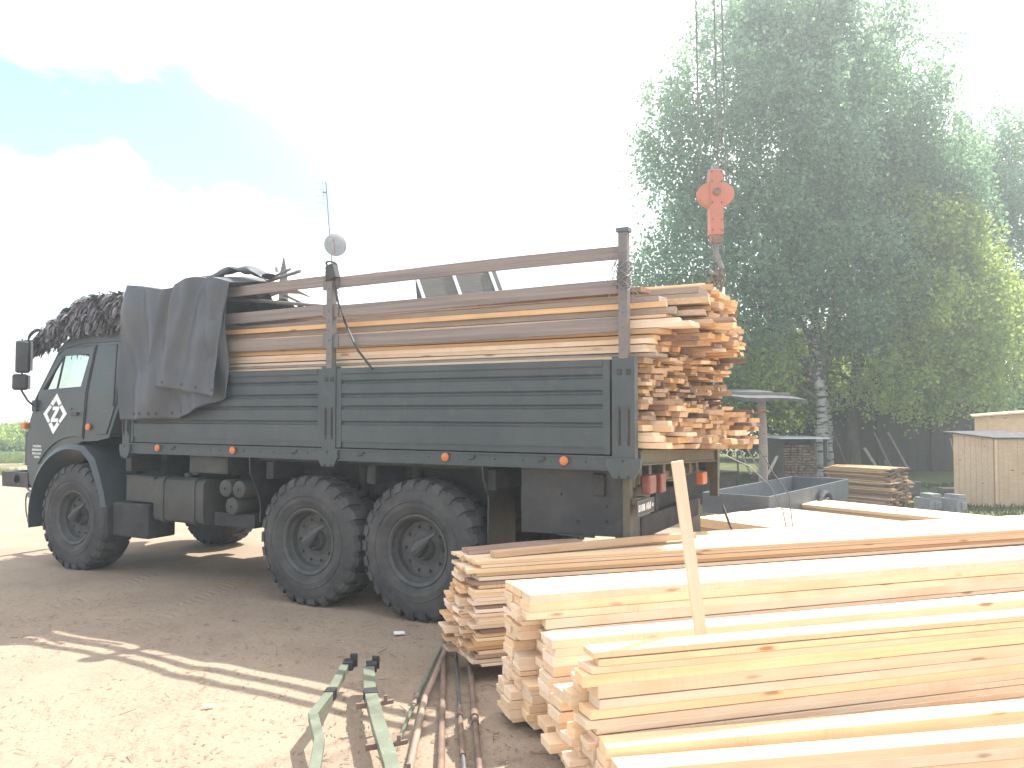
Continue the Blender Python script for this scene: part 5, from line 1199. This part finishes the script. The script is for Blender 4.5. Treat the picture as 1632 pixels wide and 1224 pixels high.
# trailer
tr = empty('box_trailer', (5.84, 13.97, .0), math.atan2(.78, .62)); tag(tr, 'grey single-axle box trailer with low sides behind the low stacks of boards', 'trailer')
LT = 3.7
q = MB(); q.box(-LT, 0, -.02, .0, .42, .72); q.box(-LT, 0, .0, .012, .69, .72) if 0 else None
side_n = q.build('side_board', M['trailer'], tr, bevel=.008)
q = MB(); q.box(-LT, 0, .95, .97, .42, .72); q.build('side_board', M['trailer'], tr, bevel=.008)
q = MB(); q.box(.0, .02, -.02, .97, .42, .72); q.build('tailboard', M['trailer'], tr, bevel=.008); q = MB(); q.box(-LT - .02, -LT, -.02, .97, .42, .72); q.build('front_board', M['trailer'], tr, bevel=.008)
q = MB(); q.box(-LT, 0, 0, .95, .38, .415); q.box(-LT, 0, -.01, .04, .33, .38); q.tube([(-LT, .47, .36), (-LT - 1.0, .47, .36)], .035, 8); q.box(-1.55, -1.48, -.1, 1.05, .26, .33); q.build('frame', M['steel'], tr)
for y in (-.14, 1.0):
    q = MB(); q.lathe([(0, .12), (.13, .12), (.15, .14), (.25, .13), (.27, .1), (.27, .02), (.25, 0), (0, 0)], c=(-1.5, y, .27), n=28); q.build('wheel', M['rubber'], tr, smooth=40)
    q = MB(); q.tube([(-1.5 + .33 * math.cos(a), y + .06, .27 + .33 * math.sin(a)) for a in [math.pi * i / 10 for i in range(11)]], .05, 6); q.build('mudguard', M['black'], tr)
# concrete blocks
for k, (x, y, rz, lab) in enumerate(((7.72, 14.9, .3, 'grey concrete block with a raised step, left one of the pair by the weathered stack'), (8.08, 14.75, .5, 'grey concrete block leaning slightly, right one of the pair by the weathered stack'))):
    q = MB(); q.box(-.14, .14, -.18, .18, 0, .30); q.box(-.09, .13, -.185, .1, .30, .38); q.box(-.02, .15, -.2, -.18, .1, .24); o = q.build('concrete_block', M['concrete'], bevel=.01); o.location = (x, y, 0); o.rotation_euler = (0, R(4 * k), rz); tag(o, lab, 'concrete block', 'concrete blocks by the weathered stack')
# clutter in the shade: bins, timbers
for k, (x, y, sx, sy, sz, m_, lab) in enumerate(((8.9, 18.0, .35, .3, .3, 'trailer', 'pale metal tub on the ground between the stack and the kennel'), (8.5, 17.6, .5, .1, .08, 'greywood', 'low grey timber lying on the grass left of the kennel'), (8.8, 20.2, .9, .5, .45, 'wallgrey', 'dark crate in the shade in front of the barn'), (4.2, 17.0, 1.0, .6, .6, 'wallgrey', 'dark crate under the shelter roof'))):
    q = MB(); q.box(-sx / 2, sx / 2, -sy / 2, sy / 2, 0, sz); q.box(-sx / 2 - .02, sx / 2 + .02, -sy / 2 - .02, sy / 2 + .02, sz, sz + .03); q.box(-sx / 2 - .01, -sx / 2 + .03, -sy / 2 - .012, -sy / 2, 0, sz); q.box(sx / 2 - .03, sx / 2 + .01, -sy / 2 - .012, -sy / 2, 0, sz)
    o = q.build('tub' if k == 0 else ('timber' if k == 1 else 'crate'), M[m_], bevel=.006); o.location = (x, y, 0); o.rotation_euler = (0, 0, .2 * k); tag(o, lab, 'tub' if k == 0 else ('timber' if k == 1 else 'crate'))

rngc = random.Random(14)
for i in range(8):
    x, y = rngc.uniform(5.4, 11.6), rngc.uniform(19.0, 22.5)
    if abs(x - 8.9) < .6 and y > 21.5: continue
    dx, dy, h = rngc.uniform(-.7, .7), rngc.uniform(.2, .9), rngc.uniform(.5, 1.5)
    q = MB(); q.tube([(0, 0, 0), (dx, dy, h)], rngc.uniform(.02, .045), 5); o = q.build('pole', M['greywood' if i % 3 else 'wallgrey']); o.location = (x, y, 0); tag(o, '%s leaning in the shade under the trees' % ('thick bent stick', 'short grey stick', 'thin long stick', 'slanting pale pole', 'low dark stick', 'upright thin stake', 'weathered stake', 'crooked branch')[i], 'pole', 'sticks leaning in the shade under the trees')
for i in range(4):
    x, y = rngc.uniform(5.6, 11.2), rngc.uniform(18.5, 21.0); sx, sz = rngc.uniform(.25, .7), rngc.uniform(.12, .4)
    q = MB()
    for k in range(4): q.box(-sx / 2, sx / 2, -.2, .2, sz * k / 4 + .01, sz * (k + 1) / 4 - .01)
    for a_ in (-sx / 2, sx / 2 - .04): q.box(a_, a_ + .04, -.22, -.2, 0, sz)
    o = q.build('crate', M['wallgrey' if i % 2 else 'greywood']); o.location = (x, y, 0); o.rotation_euler = (0, 0, rngc.uniform(0, 2)); tag(o, '%s slatted crate lying in the shade under the trees' % ('wide dark', 'small pale', 'low grey', 'narrow brown')[i], 'crate', 'crates in the shade under the trees')
# house with antenna behind the truck
ho = empty('house', (-4.2, 21.0, 0)); tag(ho, 'house with a pale metal roof seen between the slats behind the truck bed', 'house')
q = MB(); q.box(-1.0, 1.9, 0.3, 5.5, 0, 3.6); q.build('wall', M['wallgrey'], ho)
q = MB(); q.prism([(-.3, 3.45), (2.9, 5.35), (6.1, 3.45), (6.1, 3.52), (2.9, 5.44), (-.3, 3.52)], -1.05, 1.95, 'x')
q.build('roof', M['paleroof'], ho)
q = MB(); q.prism([(.3, 3.6), (2.9, 5.2), (5.5, 3.6)], -1.02, -.98, 'x'); q.prism([(-.35, 3.4), (2.9, 5.46), (6.15, 3.4), (6.15, 3.55), (2.9, 5.60), (-.35, 3.55)], -1.13, -1.06, 'x'); q.build('gable', M['wallgrey'], ho)
am = empty('antenna_mast', (-4.62, 23.8, 5.3)); tag(am, 'thin leaning antenna mast with a round dish and a small yagi above the house roof', 'antenna')
k_ = 23.8 / 20
def AP(px, py, Y=23.8):
    a = (px - 816) / 1273; b = (612 - py) / 1273; p_ = math.atan(45 / 1273); r_ = Vector((a, math.cos(p_) - b * math.sin(p_), math.sin(p_) + b * math.cos(p_))); return r_ * (Y / r_.y) + Vector((0, 0, 1.88))
A0 = Vector((-4.62, 23.8, 5.3)); m0 = Vector((-5.38, 23.8, 6.1)) - A0; m1 = Vector((-5.60, 23.8, 8.8)) - A0
q = MB(); q.tube([Vector((-5.33, 23.8, 4.9)) - A0, m0, m1], .022, 6); q.build('mast', M['steel'], am)
q = MB(); c_ = Vector((-5.27, 23.7, 6.88)) - A0
q.lathe([(0, .07), (.12, .062), (.22, .04), (.30, .0), (.34, -.03), (.345, -.025), (.30, .01), (.22, .052), (.12, .075), (0, .083)], n=32)
for v in q.bm.verts: v.co = Matrix.Rotation(R(24), 3, 'Z') @ Vector((v.co.x, -v.co.y, v.co.z)) + c_
q.build('dish', M['concrete'], am, smooth=50)
q = MB(); q.tube([c_ + Vector((0, -.05, -.3)), c_ + Vector((.05, -.45, .0))], .012, 6); q.tube([c_, c_ + Vector((-.1, .1, .0))], .03, 6); q.obox(c_ + Vector((.05, -.45, .03)), (.06, .08, .06)); q.build('feed_arm', M['red'], am)
q = MB(); q.tube([m1 + Vector((-.10, 0, 0)), m1 + Vector((-.04, 0, -.72))], .008, 5)
for i in range(4): z = -.02 - i * .2; q.tube([m1 + Vector((-.34, .1, z + .02)), m1 + Vector((-.04, -.05, z - .02))], .007, 5)
q.tube([m1 + Vector((-.1, 0, -.3)), m1 + Vector((0, 0, -.32))], .03, 5); q.build('yagi_antenna', M['steel'], am)
# dark plank lean-to roof on the right of the house
lt = empty('lean_to_roof', (-1.4, 19.5, 0)); tag(lt, 'dark boarded lean-to roof with pale battens showing between the slats', 'shed')
q = MB(); p = [(-1.05, 0, 5.35), (.95, 0, 5.45), (1.65, -1.5, 3.4), (-.25, -1.5, 3.3)]
lo = [q.bm.verts.new(a) for a in p]; hi = [q.bm.verts.new(Vector(a) + Vector((0, .05, .03))) for a in p]; q.bm.faces.new(lo); q.bm.faces.new(hi[::-1])
for i in range(4): q.bm.faces.new((lo[i], lo[(i + 1) % 4], hi[(i + 1) % 4], hi[i]))
q.build('roof', M['wallgrey'], lt)
for t in (.03, .48, .93):
    q = MB(); a = Vector(p[0]).lerp(Vector(p[1]), t); b = Vector(p[3]).lerp(Vector(p[2]), t); d = b - a
    q.tube([a + Vector((0, -.04, 0)), b + Vector((0, -.04, 0))], .05, 4); q.build('batten', M['paleroof'], lt)
q = MB(); q.prism([(-1.38, 0), (-1.38, 3.38), (-.02, 5.18), (1.6, 3.3), (1.6, 0)], -.15, .85, 'x'); q.build('wall', M['wallgrey'], lt)
q = MB(); q.prism([(.06, 5.36), (1.9, 3.1), (1.9, 3.16), (.06, 5.43)], -1.0, 1.0, 'x'); q.build('roof', M['wallgrey'], lt)
# power pole with insulators and slack wires behind the tarpaulin
pp_ = empty('power_pole', (-6.9, 24, 0)); tag(pp_, 'dark pointed power pole with insulators rising behind the tarpaulin', 'pole')
q = MB(); q.tube([(0, 0, 0), (0, 0, 5.6), (0, 0, 6.15), (.0, 0, 6.55)], [.16, .14, .10, .02], 8); q.build('pole', M['wallgrey'], pp_)
q = MB(); q.tube([(-.22, 0, 6.15), (.1, 0, 6.05)], .018, 5); q.cyl((-.22, 0, 6.12), (-.22, 0, 6.26), .045, n=8); q.build('insulator', M['steel'], pp_)
q = MB()
for za, zb in ((6.2, 6.12), (6.05, 5.98)): q.tube([(.1, 0, za), (1.4, 0, (za + zb) / 2 - .08), (2.6, 0, zb), (4.2, 0, zb - .1), (5.6, 0, zb + .05)], .008, 4)
q.build('wire', M['rope'], pp_)

# scraps on the sand
o = MB(); o.obox((0, 0, .012), (.09, .055, .012)); q = o.build('paper_scrap', M['white'], bevel=.002); q.location = (-.95, 6.8, .01); q.rotation_euler = (.1, .05, .3); tag(q, 'pale square scrap lying in the truck shadow left of the plank pile', 'scrap')
o = MB(); o.prism([(-.035, 0), (.03, 0), (.04, .006), (.0, .01), (-.035, .007)], -.012, .012); q = o.build('paper_scrap', M['white'], bevel=.002); q.location = (-1.93, 5.15, .012); q.rotation_euler = (0, 0, .2); tag(q, 'small white shard on the sunlit sand at the lower left', 'scrap')
def chips():
    rng = np.random.default_rng(5); n = 11000
    P = np.stack([rng.uniform(-5.5, 1.6, n), 3.2 + 5.5 * rng.uniform(0, 1, n) ** 1.3, rng.uniform(.004, .012, n)], 1)
    a = rng.uniform(0, 6.28, n); L_ = rng.gamma(1.1, .006, n) + .003; W_ = rng.uniform(.0015, .004, n)
    d = np.stack([np.cos(a), np.sin(a), rng.normal(size=n) * .15], 1) * L_[:, None]; e = np.stack([-np.sin(a), np.cos(a), np.zeros(n)], 1) * W_[:, None]; up = np.array([0, 0, .004])
    V = np.stack([P - d - e, P + d - e, P + d + e, P - d + e, P + up], 1).reshape(-1, 3); b = np.arange(n)[:, None] * 5
    F = np.concatenate([b + np.array([[0, 1, 4]]), b + np.array([[1, 2, 4]]), b + np.array([[2, 3, 4]]), b + np.array([[3, 0, 4]])])
    o = rawmesh('wood_chips', V, F, M['grey_i']); tag(o, 'bark crumbs and wood splinters strewn over the sand', 'wood chips', None, 'stuff')
chips()
def twigs():
    rng = random.Random(6); q = MB()
    for i in range(55):
        x, y = rng.uniform(-4.5, 1.0), rng.uniform(3.4, 7.5); a = rng.uniform(0, 6.28); L_ = rng.uniform(.03, .12); q.tube([(x, y, .012), (x + L_ * .5 * math.cos(a), y + L_ * .5 * math.sin(a), .02), (x + L_ * math.cos(a + .3), y + L_ * math.sin(a + .3), .012)], .002, 4)
    o = q.build('twigs', M['darkbark']); tag(o, 'thin dry twigs scattered on the sand', 'twigs', None, 'stuff')
twigs()

# ------------------------------------------------------------------ haze volume added to imitate lens glare
q = MB(); q.box(-92, 44, -6, 93, -4, 17); hz = q.build('haze', None, slots=[])
m = bpy.data.materials.new('haze'); m.use_nodes = True; t = m.node_tree; t.nodes.remove(t.nodes['Principled BSDF'])
v = N(t, 'ShaderNodeVolumePrincipled'); v.inputs['Color'].default_value = (.86, .95, 1, 1); v.inputs['Density'].default_value = .0052; v.inputs['Anisotropy'].default_value = .55
t.links.new(v.outputs[0], t.nodes['Material Output'].inputs['Volume']); hz.data.materials.append(m); tag(hz, 'thin haze added to imitate sun glare in the lens over the whole yard', 'haze', None, 'stuff')
